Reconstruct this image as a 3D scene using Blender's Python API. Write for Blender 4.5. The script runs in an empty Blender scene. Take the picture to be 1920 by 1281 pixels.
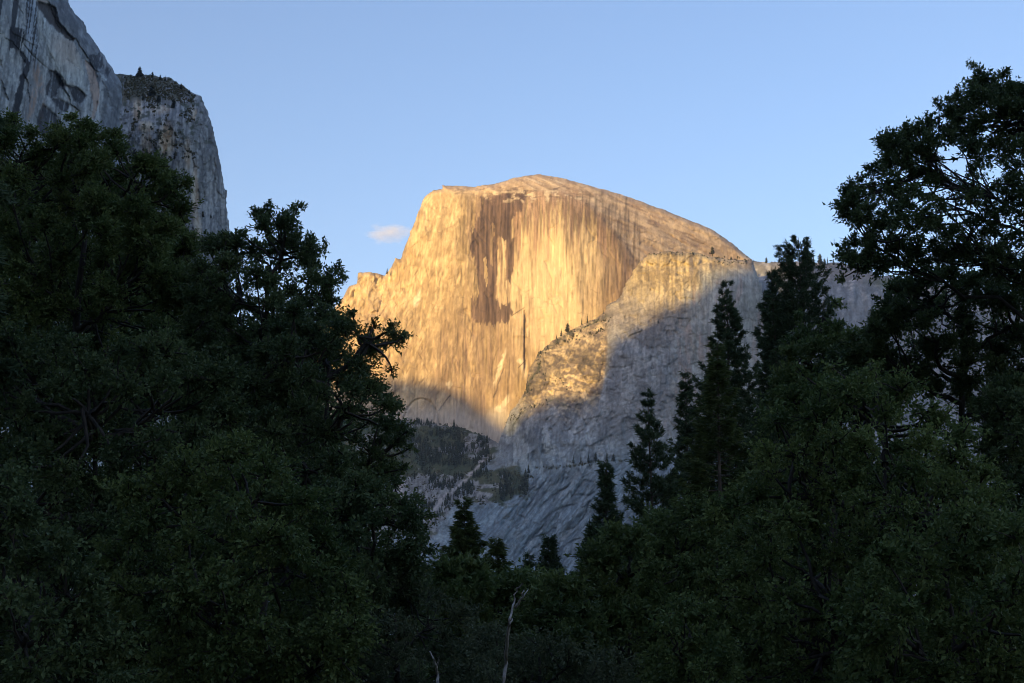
import bpy, math
import numpy as np
from mathutils import Vector

# ------------------------------------------------------------------ camera, sky, sun, exposure
sc = bpy.context.scene
COL = sc.collection
FOC = 2637.0                      # focal length in pixels of a 1920 px wide photograph
PITCH = math.radians(12.0)
CAMZ = 1.7
cam_data = bpy.data.cameras.new('camera')
cam = bpy.data.objects.new('camera', cam_data)
COL.objects.link(cam)
cam.location = (0, 0, CAMZ)
cam.rotation_euler = (math.pi / 2 + PITCH, 0, 0)
cam_data.sensor_width = 36.0
cam_data.lens = FOC / 1920 * 36.0
cam_data.clip_start = 0.1
cam_data.clip_end = 80000
sc.camera = cam

SUN_AZ = math.radians(34)         # behind the camera, to its left
SUN_EL = math.radians(8)
S = Vector((-math.sin(SUN_AZ) * math.cos(SUN_EL), -math.cos(SUN_AZ) * math.cos(SUN_EL), math.sin(SUN_EL)))
world = bpy.data.worlds.new('World')
sc.world = world
world.use_nodes = True
wn = world.node_tree
sky = wn.nodes.new('ShaderNodeTexSky')
sky.sky_type = 'NISHITA'
sky.sun_disc = False
sky.sun_elevation = SUN_EL
sky.sun_rotation = math.pi + SUN_AZ
sky.dust_density = 1.0
sky.ozone_density = 3.0
wb = wn.nodes.new('ShaderNodeVectorMath')          # white balance of the photograph's sky
wb.operation = 'MULTIPLY'
wb.inputs[1].default_value = (1.30, 1.03, 1.0)
wn.links.new(sky.outputs[0], wb.inputs[0])
wn.links.new(wb.outputs[0], wn.nodes['Background'].inputs[0])
wn.nodes['Background'].inputs[1].default_value = 0.15
sun_data = bpy.data.lights.new('sun', 'SUN')
sun_data.energy = 3.75
sun_data.color = (1.0, 0.645, 0.20)
sun_data.angle = math.radians(0.55)
sun = bpy.data.objects.new('sun', sun_data)
sun.rotation_euler = S.to_track_quat('Z', 'Y').to_euler()
COL.objects.link(sun)
sc.view_settings.view_transform = 'Standard'
sc.view_settings.look = 'None'
sc.view_settings.exposure = 1.15
sc.view_settings.gamma = 1.0
sc.view_settings.use_curve_mapping = False
try:
    sc.cycles.max_bounces = 5
    sc.cycles.diffuse_bounces = 3
    sc.cycles.volume_bounces = 2
    sc.cycles.filter_width = 1.0
    sc.cycles.transparent_max_bounces = 4
    sc.cycles.use_denoising = True
except Exception:
    pass

CP, SP = math.cos(PITCH), math.sin(PITCH)


def at(px, py, Y):
    """World point at depth Y on the line of sight through a photograph pixel (used to lay the place out)."""
    u = (np.asarray(px, float) - 960.0) / FOC
    v = (640.5 - np.asarray(py, float)) / FOC
    ry = CP - v * SP
    rz = SP + v * CP
    k = np.asarray(Y, float) / ry
    return np.stack([u * k, ry * k, CAMZ + rz * k], -1)


# ------------------------------------------------------------------ noise
_rs = np.random.RandomState(11)
_PERM = _rs.permutation(4096)
_VAL = _rs.uniform(-1, 1, 4096)


def _h(i, j, k):
    return _VAL[_PERM[(_PERM[(_PERM[i & 4095] + j) & 4095] + k) & 4095]]


def noise(x, y, z=0.0):
    x, y = np.broadcast_arrays(np.asarray(x, float), np.asarray(y, float))
    xi, yi = np.floor(x).astype(int), np.floor(y).astype(int)
    fx, fy = x - xi, y - yi
    fx = fx * fx * fx * (fx * (fx * 6 - 15) + 10)
    fy = fy * fy * fy * (fy * (fy * 6 - 15) + 10)
    zz = int(z)
    a = _h(xi, yi, zz); b = _h(xi + 1, yi, zz); c = _h(xi, yi + 1, zz); d = _h(xi + 1, yi + 1, zz)
    return (a + (b - a) * fx) * (1 - fy) + (c + (d - c) * fx) * fy


def fbm(x, y, o=4, seed=0, gain=0.5):
    s, a, t = 0, 1.0, 0
    for k in range(o):
        f = 2.03 ** k
        s = s + a * noise(x * f + 17.3 * k, y * f - 9.1 * k, seed * 31 + k)
        t += a
        a *= gain
    return s / t


def ridged(x, y, o=4, seed=0):
    s, a, t = 0, 1.0, 0
    for k in range(o):
        f = 2.03 ** k
        s = s + a * (1 - 2 * np.abs(noise(x * f + 5.7 * k, y * f + 3.3 * k, seed * 37 + k)))
        t += a
        a *= 0.5
    return s / t


def sst(e0, e1, v):
    t = np.clip((v - e0) / (e1 - e0), 0, 1)
    return t * t * (3 - 2 * t)


def blob(px, py, cx, cy, rx, ry, soft=0.5, ang=0.0):
    c, s = math.cos(ang), math.sin(ang)
    dx, dy = px - cx, py - cy
    d = np.sqrt(((dx * c + dy * s) / rx) ** 2 + ((-dx * s + dy * c) / ry) ** 2)
    return 1 - sst(1 - soft, 1 + soft, d)


def sdist(px, py, poly):
    """Signed distance to a closed outline, positive inside."""
    P = np.asarray(poly, float)
    d2 = np.full(px.shape, 1e12)
    ins = np.zeros(px.shape, bool)
    for i in range(len(P)):
        a, b = P[i], P[(i + 1) % len(P)]
        e = b - a
        wx, wy = px - a[0], py - a[1]
        t = np.clip((wx * e[0] + wy * e[1]) / (e @ e + 1e-9), 0, 1)
        d2 = np.minimum(d2, (wx - e[0] * t) ** 2 + (wy - e[1] * t) ** 2)
        if a[1] != b[1]:
            cr = ((a[1] > py) != (b[1] > py)) & (px < (b[0] - a[0]) * (py - a[1]) / (b[1] - a[1]) + a[0])
            ins ^= cr
    d = np.sqrt(d2)
    return np.where(ins, d, -d)


def seam(u, v, seed, w=0.05, o=3):
    """Thin branching lines, 1 on the line: joints in the rock."""
    n = fbm(u, v, o, seed)
    return np.exp(-(n / w) ** 2) * sst(-0.05, 0.3, fbm(u * 1.6 + 40, v * 1.6, 2, seed + 70))


def soft(px, py, pts, w=1.5, k=1.0):
    return sst(-w, w, sdist(px, py, [(a * k, b * k) for a, b in pts]))


def along(px, py, pts, w, k=1.0):
    pts = [(a * k, b * k) for a, b in pts]
    s = sdist(px, py, pts + pts[::-1][1:-1] if len(pts) > 2 else pts + [(pts[1][0] + 0.01, pts[1][1] + 0.01)])
    return np.exp(-(s / w) ** 2)


def cells(u, v, seed):
    """Angular blocks: distance to the block edge and a random value per block."""
    ui, vi = np.floor(u).astype(int), np.floor(v).astype(int)
    f1 = np.full(u.shape, 9.0); f2 = np.full(u.shape, 9.0); val = np.zeros(u.shape)
    for di in (-1, 0, 1):
        for dj in (-1, 0, 1):
            a, b = ui + di, vi + dj
            dx = a + 0.5 + 0.48 * _h(a, b, seed * 7 + 1) - u
            dy = b + 0.5 + 0.48 * _h(a, b, seed * 7 + 2) - v
            d = np.sqrt(dx * dx + dy * dy)
            r = _h(a, b, seed * 7 + 3)
            near = d < f1
            f2 = np.where(near, f1, np.minimum(f2, d))
            val = np.where(near, r, val)
            f1 = np.where(near, d, f1)
    return f2 - f1, val


class Strokes:
    """Cracks and water streaks, each laid down as its own line on a one-pixel chart."""

    def __init__(self, x0, y0, x1, y1, seed):
        self.x0, self.y0 = x0, y0
        self.a = np.zeros((int(y1 - y0) + 1, int(x1 - x0) + 1))
        self.r = np.random.RandomState(seed)

    def streaks(self, n, xr, yr, ln, w, val, lean=0.0):
        """Marks that start sharply and fade downwards."""
        H, W = self.a.shape
        for _ in range(n):
            x = self.r.uniform(*xr) - self.x0; y = self.r.uniform(*yr) - self.y0
            L = int(self.r.uniform(*ln) * self.r.uniform(0.3, 1)); ww = self.r.uniform(*w); k = val * self.r.uniform(0.4, 1)
            ys = np.arange(int(y), int(y) + L)
            t = (ys - y) / L
            cx = x + lean * (ys - y) + 0.8 * np.sin(ys / 17.0 + x)
            c0 = np.floor(cx).astype(int)
            for d in range(-3, 4):
                xx = c0 + d
                ok = (xx >= 0) & (xx < W) & (ys >= 0) & (ys < H)
                g = np.exp(-((xx - cx) / ww) ** 2) * np.clip(t * 8, 0, 1) * (1 - t) ** 0.7 * k
                self.a[ys[ok], xx[ok]] += g[ok]
        return self

    def cracks(self, n, xr, yr, ln, ang, spread, w=0.9, val=1.0, bend=0.25, poly=None):
        H, W = self.a.shape
        oy, ox = np.mgrid[-2:4, -2:4]
        for _ in range(n):
            x = self.r.uniform(*xr); y = self.r.uniform(*yr)
            if poly is not None and float(sdist(np.array([x]), np.array([y]), poly)[0]) < 0:
                continue
            a = ang + self.r.normal(0, spread)
            L = self.r.uniform(*ln) * self.r.uniform(0.3, 1); k = val * self.r.uniform(0.3, 1)
            m = int(L / 1.2)
            for q in range(m):
                if q % 5 == 0 and self.r.uniform() < 0.35:
                    a += self.r.normal(0, bend)
                    a = a + 0.25 * (ang - a)
                x += 1.2 * math.cos(a); y += 1.2 * math.sin(a)
                i, j = int(y - self.y0), int(x - self.x0)
                if 3 < i < H - 5 and 3 < j < W - 5:
                    g = np.exp(-(((oy + i) - (y - self.y0)) ** 2 + ((ox + j) - (x - self.x0)) ** 2) / (w * w)) * k * math.sin(math.pi * (q + 1) / (m + 1)) ** 0.5
                    p = self.a[i - 2:i + 4, j - 2:j + 4]
                    np.maximum(p, g, out=p)
        return self

    def __call__(self, px, py):
        H, W = self.a.shape
        x = np.clip(px - self.x0, 0, W - 1.001); y = np.clip(py - self.y0, 0, H - 1.001)
        i, j = y.astype(int), x.astype(int)
        i = np.minimum(i, H - 2); j = np.minimum(j, W - 2)
        fy, fx = y - i, x - j
        A = self.a
        return (A[i, j] * (1 - fx) + A[i, j + 1] * fx) * (1 - fy) + (A[i + 1, j] * (1 - fx) + A[i + 1, j + 1] * fx) * fy


def tps(ctrl):
    C = np.asarray(ctrl, float)
    xy = C[:, :2] / 500.0
    n = len(C)

    def phi(r2):
        return 0.5 * r2 * np.log(r2 + 1e-12)
    K = phi(((xy[:, None] - xy[None]) ** 2).sum(-1)) + np.eye(n) * 0.002
    Pm = np.hstack([np.ones((n, 1)), xy])
    A = np.zeros((n + 3, n + 3))
    A[:n, :n] = K; A[:n, n:] = Pm; A[n:, :n] = Pm.T
    w = np.linalg.solve(A, np.concatenate([C[:, 2], np.zeros(3)]))

    def f(px, py):
        x, y = px / 500.0, py / 500.0
        out = w[n] + w[n + 1] * x + w[n + 2] * y
        for i in range(n):
            out = out + w[i] * phi((x - xy[i, 0]) ** 2 + (y - xy[i, 1]) ** 2)
        return out
    return f


def mix(a, b, t):
    a = np.asarray(a, float); b = np.asarray(b, float)
    return a + (b - a) * t[..., None]


# ------------------------------------------------------------------ mesh helpers
def make_mesh(name, verts, faces, mats=(), attr=None, smooth=False, mat_idx=None):
    """verts (n,3); faces (m,k) or a list of such arrays."""
    fl = faces if isinstance(faces, list) else [faces]
    fl = [np.asarray(f, np.int32) for f in fl if len(f)]
    me = bpy.data.meshes.new(name)
    me.vertices.add(len(verts))
    me.vertices.foreach_set('co', np.asarray(verts, np.float32).ravel())
    loops = np.concatenate([f.ravel() for f in fl])
    tot = np.concatenate([np.full(len(f), f.shape[1], np.int32) for f in fl])
    start = np.concatenate([[0], np.cumsum(tot)[:-1]]).astype(np.int32)
    me.loops.add(len(loops))
    me.loops.foreach_set('vertex_index', loops)
    me.polygons.add(len(tot))
    me.polygons.foreach_set('loop_start', start)
    me.polygons.foreach_set('loop_total', tot)
    if smooth:
        me.polygons.foreach_set('use_smooth', np.ones(len(tot), bool))
    if mat_idx is not None:
        me.polygons.foreach_set('material_index', np.asarray(mat_idx, np.int32))
    if attr is not None:
        c = np.ones((len(verts), 4), np.float32)
        c[:, :attr.shape[1]] = attr
        a = me.color_attributes.new('tint', 'FLOAT_COLOR', 'POINT')
        a.data.foreach_set('color', c.ravel())
    for m in mats:
        me.materials.append(m)
    me.update(calc_edges=True)
    return me


def link(name, data, parent=None, **props):
    o = bpy.data.objects.new(name, data)
    COL.objects.link(o)
    if parent is not None:
        o.parent = parent
    for k, v in props.items():
        o[k] = v
    return o


def tubes(paths, sides=6):
    """paths: list of (points (n,3), radii (n,)). Returns verts, faces."""
    V, F, off = [], [], 0
    for pts, rad in paths:
        pts = np.asarray(pts, float); rad = np.asarray(rad, float)
        n = len(pts)
        t = np.gradient(pts, axis=0)
        t /= np.linalg.norm(t, axis=1)[:, None] + 1e-9
        ref = np.where(np.abs(t[:, 2:3]) > 0.9, [[1.0, 0, 0]], [[0, 0, 1.0]])
        a = np.cross(t, ref); a /= np.linalg.norm(a, axis=1)[:, None] + 1e-9
        b = np.cross(t, a)
        th = np.arange(sides) / sides * 2 * math.pi
        ring = pts[:, None] + rad[:, None, None] * (np.cos(th)[None, :, None] * a[:, None] + np.sin(th)[None, :, None] * b[:, None])
        V.append(ring.reshape(-1, 3))
        i = np.arange(n - 1)[:, None] * sides
        j = np.arange(sides)[None]
        q = np.stack([i + j, i + (j + 1) % sides, i + sides + (j + 1) % sides, i + sides + j], -1).reshape(-1, 4)
        F.append(q + off)
        off += n * sides
    return np.concatenate(V), np.concatenate(F)


# ------------------------------------------------------------------ materials
def nodes_of(name):
    m = bpy.data.materials.new(name)
    m.use_nodes = True
    nt = m.node_tree
    return m, nt, nt.nodes['Principled BSDF']


def rock_material(name, fine=0.06, bump=4.0, rough=0.85, stretch=(1, 1, 0.35), lo=0.8, hi=1.18):
    m, nt, bs = nodes_of(name)
    N, L = nt.nodes.new, nt.links.new
    at_ = N('ShaderNodeAttribute'); at_.attribute_name = 'tint'
    tc = N('ShaderNodeTexCoord')
    mp = N('ShaderNodeMapping'); mp.inputs['Scale'].default_value = stretch
    L(tc.outputs['Object'], mp.inputs[0])
    n1 = N('ShaderNodeTexNoise'); n1.inputs['Scale'].default_value = fine; n1.inputs['Detail'].default_value = 8
    n1.inputs['Roughness'].default_value = 0.65
    L(mp.outputs[0], n1.inputs['Vector'])
    mr = N('ShaderNodeMapRange'); mr.inputs['From Min'].default_value = 0.3; mr.inputs['From Max'].default_value = 0.7
    mr.inputs['To Min'].default_value = lo; mr.inputs['To Max'].default_value = hi
    L(n1.outputs['Fac'], mr.inputs['Value'])
    mul = N('ShaderNodeVectorMath'); mul.operation = 'SCALE'
    L(at_.outputs['Color'], mul.inputs[0]); L(mr.outputs[0], mul.inputs['Scale'])
    L(mul.outputs[0], bs.inputs['Base Color'])
    bs.inputs['Roughness'].default_value = rough
    bs.inputs['Specular IOR Level'].default_value = 0.2
    n2 = N('ShaderNodeTexNoise'); n2.inputs['Scale'].default_value = fine * 1.7; n2.inputs['Detail'].default_value = 10
    n2.inputs['Roughness'].default_value = 0.7
    L(mp.outputs[0], n2.inputs['Vector'])
    bp = N('ShaderNodeBump'); bp.inputs['Distance'].default_value = bump; bp.inputs['Strength'].default_value = 1.0
    L(n2.outputs['Fac'], bp.inputs['Height']); L(bp.outputs[0], bs.inputs['Normal'])
    return m


def leaf_material(name, c1, c2, rough=0.5, spec=0.2, trans=0.0):
    m, nt, bs = nodes_of(name)
    N, L = nt.nodes.new, nt.links.new
    at_ = N('ShaderNodeAttribute'); at_.attribute_name = 'tint'
    sep = N('ShaderNodeSeparateColor'); L(at_.outputs['Color'], sep.inputs[0])
    mx = N('ShaderNodeMix'); mx.data_type = 'RGBA'
    mx.inputs['A'].default_value = (*c1, 1); mx.inputs['B'].default_value = (*c2, 1)
    L(sep.outputs[0], mx.inputs['Factor'])
    L(mx.outputs['Result'], bs.inputs['Base Color'])
    bs.inputs['Roughness'].default_value = rough
    bs.inputs['Specular IOR Level'].default_value = spec
    tl = N('ShaderNodeBsdfTranslucent'); L(mx.outputs['Result'], tl.inputs['Color'])
    ms = N('ShaderNodeMixShader'); ms.inputs[0].default_value = 0.35
    L(bs.outputs[0], ms.inputs[1]); L(tl.outputs[0], ms.inputs[2])
    L(ms.outputs[0], nt.nodes['Material Output'].inputs['Surface'])
    return m


def bark_material(name, c1, c2, scale=3.0):
    m, nt, bs = nodes_of(name)
    N, L = nt.nodes.new, nt.links.new
    tc = N('ShaderNodeTexCoord'); mp = N('ShaderNodeMapping'); mp.inputs['Scale'].default_value = (4, 4, 0.8)
    L(tc.outputs['Object'], mp.inputs[0])
    n = N('ShaderNodeTexNoise'); n.inputs['Scale'].default_value = scale; n.inputs['Detail'].default_value = 6
    L(mp.outputs[0], n.inputs['Vector'])
    cr = N('ShaderNodeValToRGB')
    cr.color_ramp.elements[0].position = 0.35; cr.color_ramp.elements[0].color = (*c1, 1)
    cr.color_ramp.elements[1].position = 0.65; cr.color_ramp.elements[1].color = (*c2, 1)
    L(n.outputs['Fac'], cr.inputs[0]); L(cr.outputs[0], bs.inputs['Base Color'])
    bp = N('ShaderNodeBump'); bp.inputs['Distance'].default_value = 0.03
    L(n.outputs['Fac'], bp.inputs['Height']); L(bp.outputs[0], bs.inputs['Normal'])
    bs.inputs['Roughness'].default_value = 0.9
    return m


def ground_material():
    m, nt, bs = nodes_of('meadow_soil')
    N, L = nt.nodes.new, nt.links.new
    tc = N('ShaderNodeTexCoord')
    n = N('ShaderNodeTexNoise'); n.inputs['Scale'].default_value = 0.4; n.inputs['Detail'].default_value = 9
    L(tc.outputs['Object'], n.inputs['Vector'])
    cr = N('ShaderNodeValToRGB')
    cr.color_ramp.elements[0].position = 0.35; cr.color_ramp.elements[0].color = (0.035, 0.045, 0.02, 1)
    cr.color_ramp.elements[1].position = 0.7; cr.color_ramp.elements[1].color = (0.11, 0.10, 0.05, 1)
    L(n.outputs['Fac'], cr.inputs[0]); L(cr.outputs[0], bs.inputs['Base Color'])
    bs.inputs['Roughness'].default_value = 0.95
    return m


M_DOME = rock_material('pale_granite', 0.16, 1.0, stretch=(1.0, 1.0, 0.12))
M_BUTT = rock_material('blocky_granite', 0.13, 2.2, stretch=(1, 1, 0.6), lo=0.7, hi=1.25)
M_CLIFF = rock_material('streaked_granite', 0.09, 1.2, stretch=(1, 1, 0.3))
M_WALLROCK = rock_material('valley_granite', 0.01, 10.0)
M_OAK = leaf_material('oak_leaf', (0.066, 0.104, 0.034), (0.165, 0.21, 0.066))
M_OAKD = leaf_material('dark_oak_leaf', (0.055, 0.086, 0.036), (0.135, 0.178, 0.068))
M_MAPLE = leaf_material('fresh_leaf', (0.072, 0.112, 0.036), (0.19, 0.24, 0.074))
M_WILLOW = leaf_material('grey_green_leaf', (0.075, 0.098, 0.050), (0.16, 0.185, 0.095))
M_PINE = leaf_material('pine_needle', (0.045, 0.072, 0.036), (0.11, 0.15, 0.07), 0.5)
M_CEDAR = leaf_material('cedar_frond', (0.060, 0.088, 0.028), (0.14, 0.17, 0.055), 0.55)
M_FARTREE = leaf_material('far_conifer', (0.040, 0.055, 0.038), (0.075, 0.092, 0.058), 0.7)
M_SCRUB = leaf_material('scrub_leaf', (0.040, 0.048, 0.022), (0.095, 0.080, 0.038), 0.8)
M_BARK = bark_material('dark_bark', (0.018, 0.015, 0.012), (0.055, 0.045, 0.036))
M_PBARK = bark_material('pine_bark', (0.06, 0.045, 0.035), (0.16, 0.12, 0.09))
M_DEAD = bark_material('bleached_wood', (0.14, 0.12, 0.10), (0.38, 0.35, 0.32), 2.0)
M_GROUND = ground_material()

# ------------------------------------------------------------------ ground
g = np.linspace(-1, 1, 61)
gx, gy = np.meshgrid(np.sign(g) * np.abs(g) ** 3 * 16000, np.sign(g) * np.abs(g) ** 3 * 16000)
gz = np.zeros_like(gx)
i, j = np.meshgrid(np.arange(60), np.arange(60))
b0 = (j * 61 + i).ravel()
gq = np.stack([b0, b0 + 1, b0 + 62, b0 + 61], -1)
link('ground', make_mesh('ground', np.stack([gx, gy, gz], -1).reshape(-1, 3), gq, [M_GROUND]), kind='structure')


# ------------------------------------------------------------------ rock massifs
def spaced(lo, hi, step, a, b):
    a = max(a, lo); b = min(b, hi)
    out = [np.arange(a, b, step)]
    if a > lo + step:
        out.insert(0, np.arange(lo, a - 2 * step, 4 * step))
    if b < hi - step:
        out.append(np.arange(b + 2 * step, hi + 4 * step, 4 * step))
    return np.concatenate(out)


def massif(name, poly, depth, step, relief, albedo, mat, roll=(18, 120.0), warp=2.0, wscale=14.0, back=260.0, inward=90.0, rollmask=None, fx=(-9e3, 9e3), fy=(-9e3, 9e3), skirt=None):
    P = np.asarray(poly, float)
    x0, y0 = P.min(0) - 2 * step; x1, y1 = P.max(0) + 2 * step
    xs = spaced(x0, x1, step, *fx); ys = spaced(y0, y1, step, *fy)
    px, py = np.meshgrid(xs, ys)
    wx = warp * fbm(px / wscale, py / wscale, 4, 3)
    wy = warp * fbm(px / wscale, py / wscale, 4, 4)
    sd = sdist(px + wx, py + wy, P)
    gy_, gx_ = np.gradient(sd, ys, xs)
    gl = np.hypot(gx_, gy_) + 1e-6
    gx_, gy_ = gx_ / gl, gy_ / gl
    cell = np.minimum(np.minimum(sd[:-1, :-1], sd[1:, :-1]), np.minimum(sd[:-1, 1:], sd[1:, 1:])) > -0.75 * step
    snap = (sd < 0.2 * step) & (sd > -1.5 * step)
    qx = np.where(snap, px - gx_ * sd, px); qy = np.where(snap, py - gy_ * sd, py)
    Y = depth(qx, qy)
    W = at(qx, qy, Y)
    Y = Y + relief(W[..., 0], W[..., 2], qx, qy)
    r, R = roll
    d = np.clip(sd / r, 0, 1)
    bulge = R * (1 - np.sqrt(np.clip(1 - (1 - d) ** 2, 0, 1)))
    if rollmask is not None:
        bulge = bulge * rollmask(qx, qy)
    Y = Y + bulge
    W = at(qx, qy, Y)
    col = np.clip(albedo(qx, qy, W[..., 0], W[..., 2]), 0.01, 0.85)
    ny, nx = px.shape
    idx = np.arange(nx * ny).reshape(ny, nx)
    quads = np.stack([idx[1:, :-1], idx[1:, 1:], idx[:-1, 1:], idx[:-1, :-1]], -1)[cell]
    used = np.zeros(nx * ny, bool); used[quads.ravel()] = True
    # free edges are carried back so the rock has a body
    e = np.concatenate([quads[:, [0, 1]], quads[:, [1, 2]], quads[:, [2, 3]], quads[:, [3, 0]]])
    key = np.minimum(e[:, 0], e[:, 1]).astype(np.int64) * (nx * ny) + np.maximum(e[:, 0], e[:, 1])
    uk, inv, cnt = np.unique(key, return_inverse=True, return_counts=True)
    be = e[cnt[inv] == 1]
    if skirt is not None:
        be = be[skirt(px.ravel()[be[:, 0]], py.ravel()[be[:, 0]])]
    bv = np.unique(be)
    Wf = W.reshape(-1, 3)
    k = back
    bw = Wf[bv].copy()
    bw[:, 1] += k
    bw[:, 0] += gx_.ravel()[bv] * inward
    bw[:, 2] += -gy_.ravel()[bv] * inward
    remap = -np.ones(nx * ny, np.int64)
    uidx = np.nonzero(used)[0]
    remap[uidx] = np.arange(len(uidx))
    rb = -np.ones(nx * ny, np.int64); rb[bv] = len(uidx) + np.arange(len(bv))
    sk = np.stack([remap[be[:, 1]], remap[be[:, 0]], rb[be[:, 0]], rb[be[:, 1]]], -1)
    V = np.concatenate([Wf[uidx], bw])
    C = np.concatenate([col.reshape(-1, 3)[uidx], col.reshape(-1, 3)[bv]])
    me = make_mesh(name, V, np.concatenate([remap[quads], sk]), [mat], C, smooth=True)
    o = link(name, me, kind='structure')

    def surf(qx_, qy_):
        ix = np.clip(np.searchsorted(xs, qx_), 0, nx - 1); iy = np.clip(np.searchsorted(ys, qy_), 0, ny - 1)
        return W[iy, ix]
    return o, surf


# ---- the great dome
dome_poly = [(240, 830), (330, 790), (430, 745), (500, 690), (540, 660), (600, 610), (640, 562), (655, 536), (668, 532), (672, 512), (692, 509), (708, 513), (722, 518), (736, 497), (742, 484), (750, 486),
             (757, 470), (768, 440), (780, 410), (790, 382), (796, 370), (812, 357), (830, 354), (829, 347), (850, 348), (890, 350), (920, 346), (955, 337),
             (985, 329), (1010, 327), (1045, 332), (1090, 344), (1140, 358), (1200, 377), (1245, 393), (1300, 415), (1340, 432), (1365, 450), (1385, 466), (1410, 487),
             (1430, 560), (1430, 700), (1200, 900), (900, 900), (700, 860), (540, 900), (240, 900)]
dome_ctrl = [(240, 830, 4900), (240, 900, 4860), (420, 780, 4620), (560, 650, 4430), (600, 640, 4380), (650, 560, 4350), (690, 520, 4320), (715, 525, 4330), (740, 500, 4290), (700, 600, 4260), (700, 700, 4230), (620, 800, 4250),
             (740, 800, 4190), (800, 700, 4200), (800, 600, 4215), (780, 480, 4255), (800, 400, 4275), (850, 370, 4290), (940, 800, 4165), (950, 600, 4215), (950, 450, 4250), (950, 370, 4290),
             (1100, 600, 4200), (1100, 420, 4265), (1050, 500, 4225), (1050, 365, 4300), (1000, 345, 4330), (1060, 340, 4400), (1000, 330, 4390), (920, 350, 4330),
             (1110, 385, 4305), (1150, 362, 4440), (1160, 425, 4315), (1200, 480, 4320), (1200, 400, 4420), (1250, 400, 4480), (1300, 440, 4490), (1250, 450, 4410), (1300, 480, 4470),
             (1400, 485, 4600), (1180, 520, 4280), (1160, 600, 4235), (1000, 700, 4185), (1250, 650, 4400), (1400, 650, 4600), (1100, 850, 4180), (840, 348, 4310)]
dome_depth = tps(dome_ctrl)
rim = [(700, 300), (800, 340), (830, 356), (920, 362), (960, 352), (1040, 352), (1080, 362), (1120, 392), (1150, 425), (1180, 465), (1198, 490), (1190, 540), (1175, 900), (300, 900), (300, 300)]


D_DARK = Strokes(560, 300, 1440, 880, 1)
D_DARK.streaks(420, (860, 1180), (352, 420), (30, 120), (0.7, 1.6), 1.0)
D_DARK.streaks(420, (1060, 1200), (380, 560), (30, 110), (0.7, 1.6), 1.0)
D_DARK.streaks(300, (860, 1000), (400, 600), (20, 100), (0.7, 1.5), 1.0)
D_DARK.streaks(420, (820, 1000), (590, 740), (30, 130), (0.6, 1.2), 0.8)
D_DARK.streaks(260, (700, 880), (380, 720), (20, 90), (0.7, 1.5), 0.55, -0.12)
D_PALE = Strokes(560, 300, 1440, 880, 2)
D_PALE.streaks(420, (700, 900), (370, 700), (15, 80), (0.8, 2.4), 0.9, -0.16)
D_PALE.streaks(350, (950, 1180), (380, 640), (20, 110), (0.7, 1.8), 0.8)
D_PALE.streaks(120, (820, 990), (600, 760), (15, 70), (0.7, 1.4), 0.8)
D_CRACK = Strokes(560, 300, 1440, 880, 3)
D_CRACK.cracks(90, (760, 900), (400, 730), (15, 60), 1.75, 0.25, 0.9, 0.8)
D_CRACK.cracks(60, (740, 900), (380, 720), (8, 28), 0.2, 0.6, 0.8, 0.8)
D_CRACK.cracks(320, (625, 800), (490, 720), (8, 34), 1.75, 0.5, 1.0, 1.0)
D_CRACK.cracks(140, (760, 950), (360, 720), (10, 50), 1.8, 0.3, 0.75, 0.8)
D_CRACK.cracks(60, (960, 1150), (540, 660), (8, 26), 0.1, 0.5, 0.8, 0.7)
D_CRACK.cracks(90, (1000, 1360), (335, 470), (25, 90), 0.48, 0.10, 1.0, 0.9, 0.12, [(1060, 335), (1240, 392), (1400, 480), (1215, 470), (1165, 425), (1110, 375)])
D_CRACK.cracks(70, (1120, 1360), (400, 480), (8, 40), 0.5, 0.7, 0.8, 0.8)
D_CRACK.cracks(60, (850, 1100), (352, 372), (8, 40), 0.08, 0.2, 0.9, 1.0)


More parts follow.
